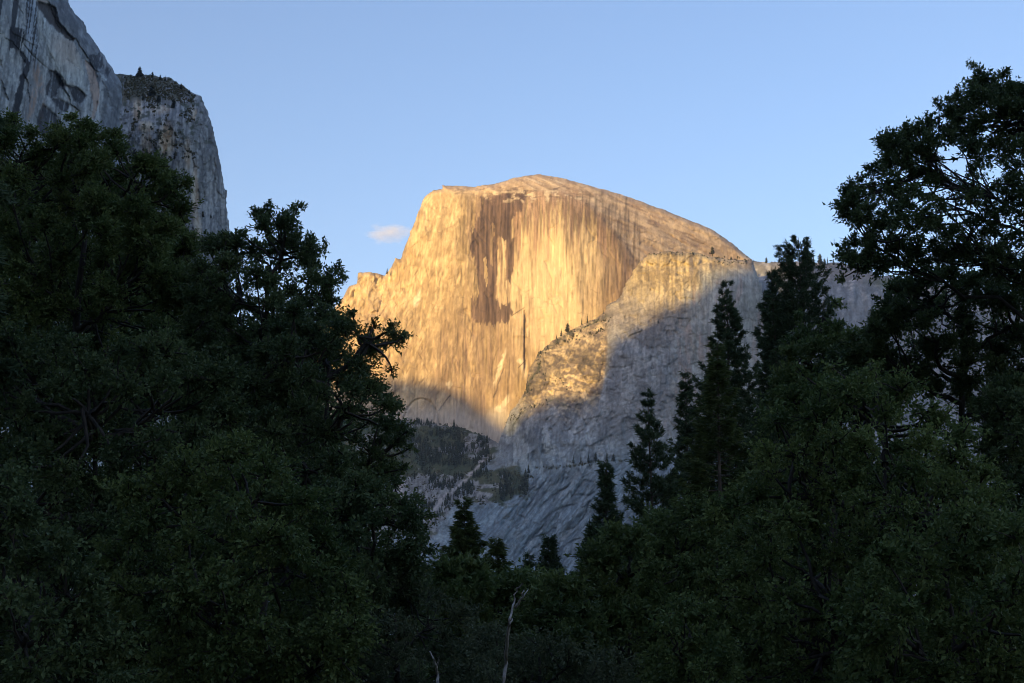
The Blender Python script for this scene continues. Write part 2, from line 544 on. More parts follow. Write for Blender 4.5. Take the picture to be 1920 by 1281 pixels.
def dome_relief(X, Z, px, py):
    face = sst(-6, 10, sdist(px, py, rim))
    left = 1 - sst(700, 790, px + 30 * fbm(px / 40, py / 40, 3, 9))
    flute = fbm(X / 18, Z / 300, 4, 21) * 2.2 + fbm(X / 70, Z / 500, 3, 22) * 7
    slab = fbm(X / 90, Z / 150, 3, 23) * 8 + seam((X + 0.25 * Z) / 45, Z / 110, 203, 0.04) * 3.5
    rough = fbm(X / 16, Z / 30, 4, 24) * 1.1
    dome = fbm(X / 140, Z / 60, 4, 25) * 14 + fbm(X / 14, Z / 9, 3, 26) * 2.2 + seam(X / 70, Z / 26, 204, 0.05) * 5
    e_, cv = cells((px + 0.3 * py + 6 * fbm(px / 20, py / 20, 3, 412)) / 34, (py - 0.25 * px) / 75, 1)
    r0 = D_CRACK(px, py) * 3.0 + cv * 1.6 * (1 - sst(870, 930, px))
    # curving exfoliation shells on the shoulder
    sh = (px - 1000) * 0.45 - (py - 330)
    dome = dome + np.abs(np.mod(sh / 17 + 0.7 * fbm(px / 60, py / 30, 3, 27), 1) - 0.5) * 6
    r = face * (flute + slab + rough) + (1 - face) * dome + r0
    e3, cv3 = cells((px + 5 * fbm(px / 12, py / 12, 3, 417)) / 13, (py + 5 * fbm(px / 12, py / 12, 3, 418)) / 22, 9)
    r = r + left * cv3 * 6
    r = r + left * (ridged(X / 60, Z / 110, 5, 28) * -15 + fbm(X / 20, Z / 30, 4, 29) * 12)
    # vertical crack with a roof at its head, beside the thin flake
    cr = np.exp(-((px - 984 - 1.2 * fbm(py / 20, 0 * py, 3, 30)) / 1.5) ** 2) * sst(578, 590, py) * (1 - sst(690, 715, py))
    r = r + cr * 14
    fl = sst(960, 964, px - (py - 620) * -0.18) * (1 - sst(985, 987, px)) * sst(596, 602, py + (px - 960) * 0.65 - 2) * (1 - sst(628, 634, py))
    r = r - fl * 5
    arch = np.exp(-((np.hypot((px - 790) / 34.0, (py - 800) / 52.0) - 1) / 0.035) ** 2) * (py < 800)
    return r + arch * 8


def dome_albedo(px, py, X, Z):
    face = sst(-4, 12, sdist(px, py, rim))
    # streaks run down the rock: narrow across, long down
    f1 = fbm(px / 3.2, py / 85, 4, 41)
    f2 = fbm(px / 7.5, py / 190, 3, 42)
    f3 = fbm((px + 0.3 * py) / 26, py / 60, 4, 43)
    f4 = fbm((px + 0.25 * py) / 7, (py - 0.2 * px) / 16, 5, 401, 0.65)
    sm = fbm(px / 5.5, py / 8, 4, 44)
    pale = np.array([0.60, 0.465, 0.265]); buff = np.array([0.40, 0.295, 0.165]); brown = np.array([0.25, 0.17, 0.12]); dark = np.array([0.10, 0.068, 0.058])
    lean = fbm((px + 0.33 * py) / 4.2, (py - 0.3 * px) / 30, 4, 402, 0.6)
    lf = 1 - sst(850, 920, px + 20 * f3)
    col = mix(buff, pale, sst(-0.5, 0.5, lf * lean * 0.4 + 0.6 * f3 + f4 * (0.9 - 0.5 * sst(860, 930, px)) + f1 * (0.2 + 0.5 * sst(860, 930, px)) + 0.35 * sm - 0.02))
    e_, cv = cells((px + 0.3 * py + 6 * fbm(px / 20, py / 20, 3, 412)) / 34, (py - 0.25 * px) / 75, 1)
    e2, cv2 = cells((px + 0.3 * py) / 11, (py - 0.25 * px) / 26, 2)
    col = col * (1 + lf * (0.10 * cv + 0.07 * cv2))[..., None]
    # right half of the face: brighter, cleaner rock with an irregular hanging edge
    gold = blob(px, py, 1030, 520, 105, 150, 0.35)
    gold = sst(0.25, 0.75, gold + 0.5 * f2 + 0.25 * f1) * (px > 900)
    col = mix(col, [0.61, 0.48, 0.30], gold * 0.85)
    # top band of varnish with fringe hanging down
    top = sst(0, 1, (448 + 95 * f1 + 70 * f2 + 0.3 * np.clip(px - 1050, 0, 400) - py) / 42.0) * sst(860, 930, px) * sst(346, 362, py + 8 * f3)
    col = mix(col, brown * (1.25 + 0.9 * f1 + 0.5 * f3)[..., None], np.clip(top * 0.88, 0, 1))
    # right flank of the face under the rim: long brown fringes
    flank = sst(1085, 1180, px + 38 * f1 + 26 * f2 + 0.05 * (py - 500)) * (1 - sst(560, 640, py + 40 * f1))
    col = mix(col, brown * 1.08, np.clip(flank, 0, 1) * 0.85)
    # the great central stain
    wx = px + 3.0 * f2 + 2.5 * sm; wy = py + 16 * f1
    st = soft(wx, wy, [(900, 372), (925, 358), (960, 356), (985, 362), (978, 392), (962, 410), (962, 470), (960, 535), (950, 532), (948, 500), (947, 450), (935, 440), (930, 458), (934, 515), (930, 560), (950, 562), (962, 580), (955, 600), (925, 606), (884, 604), (886, 575), (900, 545), (892, 505), (884, 470), (884, 430), (902, 410)], 7)
    gap = np.maximum(soft(wx, wy, [(935, 460), (947, 460), (945, 510), (936, 516)], 2.5), soft(wx, wy, [(919, 425), (925, 420), (923, 508), (918, 505)], 2.0))
    gap = np.maximum(gap, soft(wx, wy, [(932, 536), (953, 530), (950, 566), (938, 574)], 3))
    gap = np.maximum(gap, soft(wx, wy, [(908, 480), (911, 480), (913, 530), (908, 530)], 2))
    fine_ = fbm(px / 1.9, py / 60, 3, 410)
    st = sst(0.36, 0.56, st * (1 - gap) + 0.55 * fine_ * (st > 0.02) + 0.35 * f1 * (st > 0.02))
    col = mix(col, dark, st * 0.95)
    halo = blob(px, py, 925, 470, 75, 150, 0.7) * sst(-0.15, 0.35, f1 + 0.4 * f4)
    col = mix(col, brown, halo * 0.6)
    # lower centre: brown wash with fine vertical lines
    low = blob(px, py, 900, 690, 105, 105, 0.7)
    col = mix(col, brown * 1.25, np.clip(low * (0.6 + 0.8 * f1), 0, 1) * 0.75)
    lines = sst(0.32, 0.5, f1) * sst(560, 640, py) * (1 - sst(790, 830, py))
    col = mix(col, dark, lines * 0.30)
    wash = blob(px, py, 700, 640, 80, 70, 0.6) * sst(-0.3, 0.4, sm + f3)
    col = mix(col, brown, wash * 0.6)
    # pale scar and flakes near the foot
    for (cx, cy, rx, ry, an) in ((937, 690, 3.5, 34, 0.32), (982, 690, 5, 18, -0.1), (948, 752, 5, 13, 0.5), (936, 768, 9, 5, 0), (843, 722, 5, 7, 0.2), (782, 560, 5, 16, 0.3), (975, 678, 6, 4, 0.5)):
        col = mix(col, [0.72, 0.60, 0.42], blob(px + 2 * sm, py + 3 * sm, cx, cy, rx, ry, 0.35, an))
    jt = seam((px + 0.33 * py) / 30, (py - 0.2 * px) / 60, 403, 0.03) * sst(-0.2, 0.2, f4) * (0.35 + 0.65 * lf)
    col = mix(col, dark, jt * 0.45)
    # long thin cracks
    for (ax, ay, bx, by, w) in ((984, 582, 983, 690, 1.3), (945, 690, 926, 745, 1.2), (845, 740, 822, 770, 0.9), (972, 690, 985, 676, 0.9), (884, 560, 884, 585, 1.0), (983, 577, 960, 592, 0.9)):
        seg = sdist(px + 1.5 * sm, py, [(ax, ay), (bx, by), (bx + 0.01, by + 0.01)])
        col = mix(col, dark * 0.6, np.exp(-(seg / w) ** 2) * 0.8)
    # shoulder above the rim: brown grey, streaked across the slope
    ang = (px - 1000) * 0.42 - (py - 330)
    g1 = fbm(ang / 5.0, px / 60, 4, 46)
    sh = mix([0.38, 0.29, 0.205], [0.52, 0.41, 0.29], sst(-0.4, 0.45, 0.6 * g1 + 0.4 * sm + 0.5 * f4))
    sh = mix(sh, [0.16, 0.11, 0.09], seam(ang / 16, px / 90, 404, 0.05) * 0.6)
    sh = mix(sh, [0.27, 0.19, 0.14], sst(0.1, 0.5, fbm(ang / 9.0, px / 35, 4, 47)) * 0.55)
    pale_top = sst(0.2, 0.5, fbm(ang / 4.0, px / 40, 3, 48)) * blob(px, py, 1000, 345, 90, 16, 0.5)  # paler streaks along the summit
    sh = mix(sh, [0.62, 0.52, 0.38], pale_top)
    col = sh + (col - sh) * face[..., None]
    rimdark = np.exp(-((sdist(px, py, rim) - 4 + 3 * f3) / 3.2) ** 2) * sst(920, 960, px)
    col = mix(col, dark, rimdark * sst(-0.1, 0.3, sm + 0.3 * f2) * 0.8)
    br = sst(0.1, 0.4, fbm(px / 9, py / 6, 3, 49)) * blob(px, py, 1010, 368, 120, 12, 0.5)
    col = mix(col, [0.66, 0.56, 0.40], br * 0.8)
    col = mix(col, [0.44, 0.415, 0.375], sst(748, 790, py + 14 * f3) * 0.7)  # paler rock at the foot, greyed further so the shadowed base reads cool
    fine2 = fbm(px / 1.7, py / 45, 3, 411)
    dk_, pl_, cr_ = np.clip(D_DARK(px, py), 0, 1.3), np.clip(D_PALE(px, py), 0, 1.2), D_CRACK(px, py)
    col = col * (1 - 0.42 * dk_ + 0.30 * pl_ * (1 - 0.7 * np.clip(st, 0, 1)))[..., None]
    col = mix(col, dark * 0.7, np.clip(cr_ * 0.85, 0, 1))
    return col * (1 + (0.06 * f1 + 0.10 * fine2) * face + 0.09 * sm + 0.05 * f4)[..., None]


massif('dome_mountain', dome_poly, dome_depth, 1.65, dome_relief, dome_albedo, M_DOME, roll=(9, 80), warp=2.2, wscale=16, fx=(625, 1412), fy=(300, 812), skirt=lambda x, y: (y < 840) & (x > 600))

# ---- buttress, its ledges, the wooded slope and the slabs below
butt_poly = [(180, 800), (330, 782), (470, 772), (640, 778), (750, 788), (850, 800), (900, 812), (935, 832), (945, 800), (958, 772), (985, 735), (992, 692), (1010, 660), (1040, 638), (1065, 622), (1100, 606),
             (1130, 588), (1140, 572), (1160, 558), (1170, 540), (1183, 516), (1200, 492), (1215, 479), (1250, 470), (1280, 474), (1300, 472), (1330, 480), (1370, 486), (1410, 488), (1428, 530),
             (1442, 575), (1448, 640), (1455, 1215), (180, 1215)]
butt_ctrl = [(180, 800, 4300), (180, 1000, 3750), (180, 1210, 3100), (480, 780, 4180), (750, 795, 4160), (850, 805, 4150), (930, 838, 4110), (640, 850, 4020), (750, 850, 4020), (850, 850, 4020), (900, 868, 3960), (600, 900, 3880), (750, 900, 3890), (850, 900, 3870),
             (800, 960, 3720), (870, 940, 3740), (850, 1040, 3530), (950, 1000, 3600), (930, 930, 3720), (600, 1200, 3050), (1000, 1200, 3150), (1400, 1200, 3150),
             (945, 805, 4080), (960, 775, 4060), (990, 720, 4020), (1050, 632, 4030), (1100, 610, 3995), (1130, 592, 3960), (1165, 548, 3970), (1200, 495, 3980),
             (1050, 680, 3955), (1100, 660, 3895), (1132, 640, 3835), (1128, 700, 3815), (1100, 760, 3820), (1040, 760, 3890), (1150, 640, 3815), (1150, 700, 3800), (1200, 600, 3850),
             (1250, 550, 3885), (1250, 500, 3930), (1310, 500, 3940), (1300, 600, 3860), (1380, 550, 3910), (1420, 600, 3990), (1438, 600, 4030), (1410, 495, 4040), (1350, 488, 4000),
             (960, 860, 3890), (1000, 800, 3880), (1000, 865, 3810), (1100, 858, 3750), (1180, 866, 3750), (1250, 850, 3760), (1000, 880, 3785), (1100, 880, 3730), (1180, 885, 3730),
             (1000, 950, 3700), (1100, 950, 3665), (1200, 950, 3665), (1100, 1060, 3590), (1000, 1060, 3610), (1250, 1060, 3590), (1400, 800, 3900), (1400, 1000, 3650)]
butt_depth = tps(butt_ctrl)
fold_x = lambda py: 1142 - 0.0012 * np.clip(py - 640, 0, 400) ** 2 - 3
slope_mask_poly = [(100, 760), (400, 740), (750, 780), (850, 796), (905, 812), (935, 833), (922, 862), (905, 880), (935, 880), (990, 882), (1000, 905), (985, 930), (920, 945), (860, 948), (800, 1010), (740, 1010), (400, 1100), (100, 1240)]


B_CR = Strokes(560, 460, 1500, 1220, 4)
B_CR.cracks(420, (1120, 1450), (560, 880), (10, 60), 2.9, 0.22, 0.85, 0.8, 0.2)
B_CR.cracks(240, (1120, 1450), (500, 880), (10, 50), 1.75, 0.25, 0.85, 0.8, 0.2)
B_CR.cracks(260, (960, 1140), (620, 790), (8, 30), 2.3, 0.7, 1.0, 1.0, 0.5)
B_CR.cracks(260, (940, 1150), (770, 890), (10, 40), 1.7, 0.35, 0.95, 1.0, 0.3)
B_CR.cracks(120, (940, 1150), (770, 890), (10, 40), 2.75, 0.4, 0.9, 0.9, 0.3)
B_CR.cracks(360, (900, 1250), (880, 1090), (20, 110), 2.10, 0.16, 1.1, 1.0, 0.25)
B_CR.cracks(160, (900, 1250), (880, 1090), (8, 40), 2.75, 0.35, 0.9, 0.9, 0.35)
B_CR.cracks(90, (800, 960), (930, 1090), (30, 120), 2.25, 0.05, 0.8, 0.7, 0.05)
B_CR.cracks(120, (1190, 1420), (470, 540), (6, 26), 0.15, 0.5, 0.9, 1.0, 0.4)
B_CR.cracks(140, (1200, 1440), (480, 640), (10, 60), 1.6, 0.12, 0.9, 0.8, 0.15)
B_PL = Strokes(560, 460, 1500, 1220, 5)
B_PL.streaks(300, (945, 1140), (760, 870), (10, 50), (0.9, 2.4), 1.0, -0.05)
B_PL.streaks(260, (1150, 1440), (490, 760), (15, 90), (0.9, 2.4), 0.8)
B_PL.streaks(260, (960, 1250), (880, 1060), (10, 50), (0.8, 1.8), 0.8, -0.55)
B_DK = Strokes(560, 460, 1500, 1220, 6)
B_DK.streaks(200, (945, 1140), (770, 870), (10, 60), (0.9, 2.2), 1.0, -0.05)
B_DK.streaks(260, (1180, 1440), (485, 700), (15, 110), (0.8, 2.0), 1.0)
B_DK.streaks(300, (900, 1250), (875, 1060), (15, 70), (0.9, 2.2), 1.0, -0.6)


def b_cells(px, py):
    wx = 7 * fbm(px / 22, py / 22, 3, 413); wy = 7 * fbm(px / 22, py / 22, 3, 414)
    ea, va = cells((px + wx) / 38, (py + wy) / 30, 3)
    eb, vb = cells((px + wx - 0.2 * py) / 15, (py + wy) / 13, 4)
    al = (px * 0.56 - py * 0.83 + wx) / 70; ac = (px * 0.83 + py * 0.56 + wy) / 20
    ec, vc = cells(al, ac, 5)
    ed, vd = cells(al * 2.6, ac * 2.3, 6)
    return va, vb, vc, vd, ea, ec


SLAB_CRACKS = [[(1112, 902), (1094, 902), (1080, 920), (1073, 933)], [(1070, 906), (1061, 917), (1047, 922), (1025, 940), (1012, 952)], [(1121, 909), (1116, 922), (1104, 928), (1077, 928)],
               [(1103, 944), (1098, 959), (1090, 976), (1076, 990), (1061, 994)], [(1080, 946), (1061, 949), (1044, 955), (1020, 975)], [(1085, 1010), (1076, 1014), (1063, 1021), (1048, 1034)],
               [(1040, 990), (1020, 1003), (1000, 1009), (985, 1020)], [(1035, 960), (1020, 985), (995, 1010), (975, 1040)], [(1000, 905), (985, 930), (960, 960), (940, 985)], [(1030, 890), (1015, 915), (1000, 935)],
               [(1060, 885), (1052, 905)], [(1020, 905), (990, 950), (960, 990), (940, 1020)], [(1120, 940), (1112, 975), (1100, 1010), (1080, 1045)], [(1010, 1020), (990, 1040), (975, 1065)]]


def butt_relief(X, Z, px, py):
    slope = sst(-12, 14, sdist(px, py, slope_mask_poly))
    diag = 1 - sst(1120, 1160, px - fold_x(py) + 1140)
    slab = sst(860, 900, py - 14 * fbm(px / 30, px * 0, 3, 50) - 0.10 * (1100 - px)) * sst(930, 975, px)
    rt = sst(-8, 8, px - fold_x(py))
    r = ridged((X + Z * 0.35) / 75, (Z - X * 0.3) / 110, 5, 51) * -17 + fbm(X / 16, Z / 22, 4, 52) * 6
    r_sm = fbm(X / 60, Z / 160, 4, 53) * 9 + fbm((X + Z) / 30, (Z - X) / 90, 3, 54) * 4 + ridged(X / 40, Z / 50, 4, 62) * -3.5
    a = (X * 0.75 + Z * 0.66); b = (-X * 0.66 + Z * 0.75)
    r_sl = ridged(b / 46 + 0.6 * fbm(a / 90, b / 60, 3, 58), a / 190, 5, 55) * -15 + fbm(b / 14, a / 70, 4, 56) * 4.0
    up = rt * (1 - slab)
    low_l = (1 - rt) * (1 - slab)
    pal = sst(1290, 1330, px)
    jn = seam((px * 0.8 + py * 0.35) / 20, (py * 0.9 - px * 0.3) / 26, 205, 0.07)
    out = low_l * r * (1 + 0.4 * sst(720, 780, py)) + up * (r_sm * (1 - 0.3 * pal) + 5 * jn * (1 - pal)) + slab * r_sl + low_l * jn * 7
    ck = np.zeros_like(px)
    wx_ = px + 2.5 * fbm(px / 9, py / 9, 3, 61); wy_ = py + 2.5 * fbm(px / 9, py / 9, 3, 63)
    for p in SLAB_CRACKS:
        ck = np.maximum(ck, along(wx_, wy_, p, 2.2))
    out = out + ck * 9
    # rows of pillars at the foot of the buttress
    pil = blob(px, py, 985, 840, 60, 50, 0.4)
    out = out + pil * (fbm(X / 16, Z / 50, 4, 57) * 10)
    out = out * (1 - slope) + slope * (fbm(X / 60, Z / 50, 5, 59) * 22)
    va, vb, vc, vd, ea, ec = b_cells(px, py)
    nots = 1 - slope
    out = out + nots * (B_CR(px, py) * 6 + (1 - slab) * (va * 5 + vb * 3) * (1 - 0.5 * pal) + slab * (vc * 7 + vd * 3))
    # small roofs and steps on the crest
    out = out + sst(1170, 1210, px) * np.exp(-((py - 497 - 8 * fbm(px / 20, px * 0, 3, 60)) / 5) ** 2) * 10
    # the sharp prow: left facet turned away, right facet proud
    out = out - 16 * np.exp(-(np.clip(px - fold_x(py), 0, 200) / 26)) * rt * sst(590, 620, py) * (1 - sst(760, 820, py))
    return out


def butt_albedo(px, py, X, Z):
    slope = sst(-6, 8, sdist(px, py, slope_mask_poly) + 24 * fbm(px / 22, py / 12, 4, 70, 0.6))
    f1 = fbm(px / 3.0, py / 50, 4, 71); f2 = fbm(px / 24, py / 40, 4, 72); sm = fbm(px / 4, py / 5, 4, 73)
    dg = fbm((px * 0.62 - py * 0.78) / 42, (px * 0.78 + py * 0.62) / 4.2, 4, 74)
    grey = np.array([0.31, 0.295, 0.285]); lgrey = np.array([0.50, 0.47, 0.44]); dk = np.array([0.17, 0.155, 0.15])
    hz_ = fbm((px - 0.15 * py) / 30, (py + 0.3 * px) / 4.5, 4, 405, 0.6)
    jn = seam((px * 0.8 + py * 0.35) / 20, (py * 0.9 - px * 0.3) / 26, 205, 0.05)
    jf = seam((px * 0.9 + py * 0.2) / 9, (py * 0.9 - px * 0.5) / 8, 406, 0.09)
    col = mix(grey, lgrey, sst(-0.3, 0.4, f2 + 0.5 * sm))
    col = mix(col, dk, sst(0.18, 0.5, f1 * 0.6 + dg * 0.6 + 0.3 * sm) * 0.45)
    col = mix(col, dk, sst(0.05, 0.35, hz_) * 0.35)
    col = mix(col, dk, np.clip(jn * 0.6 + jf * 0.4 * sst(-0.1, 0.3, f2), 0, 1))
    rt = sst(-3, 3, px - fold_x(py))
    # warm broken rock left of the prow
    warm = mix([0.20, 0.135, 0.09], [0.62, 0.43, 0.23], sst(-0.3, 0.35, fbm((px + py * 0.6) / 10, (py - px * 0.4) / 6, 5, 75, 0.65) + 0.35 * sm))
    va, vb, vc, vd, ea, ec = b_cells(px, py)
    warm = warm * (1 + 0.28 * va + 0.28 * vb)[..., None]
    warm = mix(warm, [0.12, 0.085, 0.065], (1 - sst(0.0, 0.09, ea)) * sst(-0.3, 0.2, f2) * 0.7)
    warmm = (1 - rt) * (1 - sst(735, 800, py + 20 * f2))
    col = mix(col, warm, warmm * 0.9)
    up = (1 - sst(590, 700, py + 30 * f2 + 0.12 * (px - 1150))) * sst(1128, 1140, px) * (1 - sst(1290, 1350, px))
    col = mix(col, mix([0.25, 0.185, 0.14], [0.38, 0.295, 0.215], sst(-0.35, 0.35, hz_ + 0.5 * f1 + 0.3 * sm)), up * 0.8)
    br2 = (1 - sst(500, 520, py - 0.05 * (px - 1350) + 8 * f2)) * sst(1300, 1350, px)
    col = mix(col, mix([0.20, 0.15, 0.12], [0.38, 0.29, 0.22], sst(-0.3, 0.3, sm + f2)), br2 * 0.85)
    # ochre crest band
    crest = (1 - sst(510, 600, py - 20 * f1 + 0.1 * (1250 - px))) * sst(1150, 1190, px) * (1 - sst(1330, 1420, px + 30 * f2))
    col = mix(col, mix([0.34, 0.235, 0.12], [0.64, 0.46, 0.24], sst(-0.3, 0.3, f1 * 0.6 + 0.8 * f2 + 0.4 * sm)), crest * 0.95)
    # pale cliff at the right with pinkish and yellowish washes
    pal = sst(1270, 1330, px + 25 * f2 + 0.25 * (py - 560)) * (1 - sst(1425, 1440, px)) * sst(492, 520, py - 8 * f2) * (1 - sst(760, 860, py))
    pc = mix([0.36, 0.335, 0.28], [0.50, 0.47, 0.41], sst(-0.4, 0.4, f1 + f2))
    pc = mix(pc, [0.50, 0.34, 0.27], sst(0.15, 0.4, fbm(px / 14, py / 60, 3, 76)) * 0.7)
    pc = mix(pc, [0.30, 0.27, 0.25], sst(0.25, 0.45, fbm(px / 4, py / 70, 3, 77)) * 0.6)
    col = mix(col, pc, pal * 0.85)
    brown = sst(0.1, 0.35, fbm(px / 9, py / 50, 3, 78)) * blob(px, py, 1300, 490, 110, 26, 0.6)
    col = mix(col, [0.26, 0.20, 0.16], brown * 0.7)
    # dark thin overhang shadows are real relief; here only water streaks and lichen
    col = mix(col, [0.55, 0.50, 0.45], blob(px, py, 1040, 985, 28, 12, 0.5, -0.8) * sst(-0.3, 0.3, sm) * 0.7)
    # slabs below: bluish grey, long diagonal banding
    slab = sst(862, 892, py - 14 * fbm(px / 30, px * 0, 3, 50) - 0.10 * (1100 - px) + 8 * sm) * sst(920, 980, px)
    sl = mix([0.21, 0.215, 0.225], [0.40, 0.39, 0.39], sst(-0.3, 0.3, dg + 0.3 * f2 + 0.3 * sm))
    sl = mix(sl, [0.10, 0.10, 0.11], seam((px * 0.62 - py * 0.78) / 60, (px * 0.78 + py * 0.62) / 13, 407, 0.07) * 0.75)
    sl = mix(sl, [0.15, 0.145, 0.15], sst(0.25, 0.5, dg * 0.7 + f1 * 0.5) * 0.6)
    sl = mix(sl, [0.46, 0.36, 0.30], sst(0.3, 0.5, fbm((px * 0.62 - py * 0.78) / 30, (px * 0.78 + py * 0.62) / 9, 3, 79)) * 0.35)
    wx_ = px + 2.5 * fbm(px / 9, py / 9, 3, 61); wy_ = py + 2.5 * fbm(px / 9, py / 9, 3, 63)
    for p in SLAB_CRACKS:
        sl = mix(sl, [0.09, 0.09, 0.10], along(wx_, wy_, p, 1.5) * sst(-0.6, 0.1, sm + f2) * 0.8)
        sl = mix(sl, [0.42, 0.39, 0.37], along(wx_ - 4, wy_ - 2, p, 1.8) * sst(-0.1, 0.4, sm) * 0.5)
    col = mix(col, sl, slab)
    # pillars
    pil = blob(px, py, 985, 838, 52, 46, 0.3)
    col = mix(col, mix([0.15, 0.15, 0.155], [0.52, 0.48, 0.43], sst(-0.12, 0.2, fbm(px / 7 + 0.4 * f2, py / 34, 4, 80))), pil * 0.6)
    # white wash lines down the middle ramp
    ww = np.exp(-((px - (1108 - (py - 800) * 0.55 + 5 * fbm(py / 20, py * 0, 2, 81))) / 3.0) ** 2) * sst(788, 800, py) * (1 - sst(830, 850, py))
    col = mix(col, [0.62, 0.60, 0.57], ww * 0.7)
    # vegetated ledges
    def ledge(c, pts, w):
        s = sdist(px + 2 * sm, py + 3 * sm, pts + pts[::-1][1:-1])
        return mix(c, [0.075, 0.085, 0.045], np.exp(-(np.minimum(s, 0) / (w * 0.8)) ** 2) * sst(-0.15, 0.25, sm + 0.2) * 0.8)
    col = ledge(col, [(985, 742), (995, 712), (1012, 690), (1010, 664), (1040, 644), (1066, 626), (1100, 612), (1145, 590)], 3.4)
    col = ledge(col, [(1000, 876), (1060, 876), (1110, 866), (1190, 862)], 1.7)
    col = ledge(col, [(950, 900), (990, 896)], 2.5)
    col = ledge(col, [(960, 800), (985, 768), (1040, 750), (1070, 765)], 1.6)
    # wooded slope
    gr = mix([0.045, 0.064, 0.034], [0.080, 0.086, 0.042], sst(-0.3, 0.4, fbm(px / 16, py / 10, 4, 82)))
    rock = mix([0.20, 0.185, 0.185], [0.36, 0.33, 0.31], sst(-0.3, 0.3, sm))
    rk = sst(0.08, 0.26, 0.25 * sm - 0.12 + fbm(px / 26, py / 8, 4, 83) + 0.8 * blob(px, py, 900, 833, 40, 9, 0.6) + 0.6 * blob(px, py, 860, 845, 60, 6, 0.5) + 0.5 * sst(880, 900, py) * (px < 870) + 0.55 * blob(px, py, 830, 925, 80, 40, 0.5) - 0.45 * blob(px, py, 800, 870, 90, 24, 0.5) - 0.4 * blob(px, py, 790, 812, 70, 10, 0.5))
    gr = mix(gr, rock * np.array([0.88, 1.0, 1.06]), rk * 0.8)
    # pale talus gully
    gx = np.interp(py, [850, 865, 880, 905, 935, 960, 985], [925, 905, 893, 868, 828, 814, 800])
    tal = np.exp(-((px - gx + 4 * sm) / np.interp(py, [850, 880, 960], [2.2, 3.2, 4])) ** 2) * sst(848, 866, py) * (1 - sst(960, 985, py))
    gr = mix(gr, [0.46, 0.43, 0.41], tal * sst(-0.3, 0.2, sm + 0.1) * 0.85)
    gx2 = np.interp(py, [880, 900, 940], [744, 752, 752])
    gr = mix(gr, [0.52, 0.47, 0.45], np.exp(-((px - gx2 + 4 * sm) / 5) ** 2) * sst(878, 890, py) * (1 - sst(950, 970, py)) * 0.8)
    # slab apron left of the diagonal
    ap = sdist(px, py, [(800, 1120), (870, 950), (960, 935), (985, 940), (830, 1120)])
    col = mix(col, mix([0.25, 0.25, 0.26], [0.38, 0.38, 0.38], sst(-0.3, 0.3, fbm((px * 0.7 - py * 0.7) / 60, (px * 0.7 + py * 0.7) / 3, 3, 84))), sst(-3, 3, ap))
    ba = sst(-2, 2, sdist(px, py, [(893, 985), (955, 942), (962, 948), (897, 1005)]))
    col = mix(col, [0.52, 0.52, 0.52], ba * 0.6)
    va, vb, vc, vd, ea, ec = b_cells(px, py)
    tone = (1 - slab) * (0.12 * va + 0.13 * vb) + slab * (0.15 * vc + 0.14 * vd)
    col = col * (1 + tone + 0.10 * sm + 0.08 * hz_ + 0.30 * np.clip(B_PL(px, py), 0, 1.2) - 0.34 * np.clip(B_DK(px, py), 0, 1.2))[..., None]
    col = mix(col, dk * 0.7, np.clip(B_CR(px, py) * 0.65 + slab * (1 - sst(0.0, 0.07, ec)) * 0.35, 0, 1))
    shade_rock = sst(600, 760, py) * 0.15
    col = col * (0.90 - 0.7 * shade_rock)[..., None] * (np.array([0.88, 0.99, 1.08]) - np.array([0.11, -0.03, -0.08]) * sst(760, 900, py)[..., None])  # shade put into the colour: lower, shadowed rock made darker and cooler
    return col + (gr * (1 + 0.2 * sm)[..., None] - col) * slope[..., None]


def butt_roll(px, py):
    return sst(930, 950, px) * (1 - sst(1000, 1100, py))


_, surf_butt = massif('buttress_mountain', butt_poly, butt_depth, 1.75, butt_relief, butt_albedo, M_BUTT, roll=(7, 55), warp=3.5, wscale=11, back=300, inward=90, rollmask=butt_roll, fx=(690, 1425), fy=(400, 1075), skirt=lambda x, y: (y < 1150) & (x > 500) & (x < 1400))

# ---- far shaded ridge behind the right-hand trees
ridge_poly = [(1385, 492), (1410, 488), (1440, 491), (1480, 489), (1530, 493), (1570, 492), (1610, 500), (1650, 516), (1700, 522), (1780, 536), (1850, 552), (1980, 565), (2150, 600), (2350, 590), (2600, 660), (2600, 1215), (1385, 1215)]
ridge_depth = tps([(1400, 490, 4260), (1500, 492, 4270), (1650, 520, 4300), (1900, 560, 4350), (1400, 700, 4080), (1600, 650, 4120), (1900, 700, 4180), (1500, 1000, 3700), (1900, 1000, 3800), (1400, 1200, 3300), (1900, 1200, 3300), (2600, 660, 4500), (2600, 1200, 3400), (2250, 700, 4350), (1450, 560, 4160), (1600, 560, 4200)])


def ridge_relief(X, Z, px, py):
    return ridged(X / 90, Z / 120, 5, 90) * -16 + fbm(X / 25, Z / 80, 4, 91) * 7


def ridge_albedo(px, py, X, Z):
    f = fbm(px / 5, py / 40, 4, 92); s = fbm(px / 12, py / 5, 4, 93); sm = fbm(px / 4, py / 4, 3, 94)
    c = mix([0.17, 0.168, 0.17], [0.27, 0.262, 0.26], sst(-0.3, 0.4, f + 0.3 * s))
    c = mix(c, [0.24, 0.19, 0.16], (1 - sst(505, 525, py - 0.1 * (px - 1450))) * 0.6)
    c = mix(c, [0.55, 0.47, 0.42], sst(0.25, 0.45, s) * (1 - sst(530, 590, py)) * 0.7)
    c = mix(c, [0.10, 0.11, 0.06], blob(px, py, 1690, 530, 60, 10, 0.5) * 0.8)
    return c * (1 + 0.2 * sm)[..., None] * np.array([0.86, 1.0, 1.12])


massif('ridge_mountain', ridge_poly, ridge_depth, 3.0, ridge_relief, ridge_albedo, M_BUTT, roll=(8, 60), warp=3, wscale=14, back=300, fy=(400, 900), fx=(1380, 1980), skirt=lambda x, y: (y < 680) & (x < 2000))

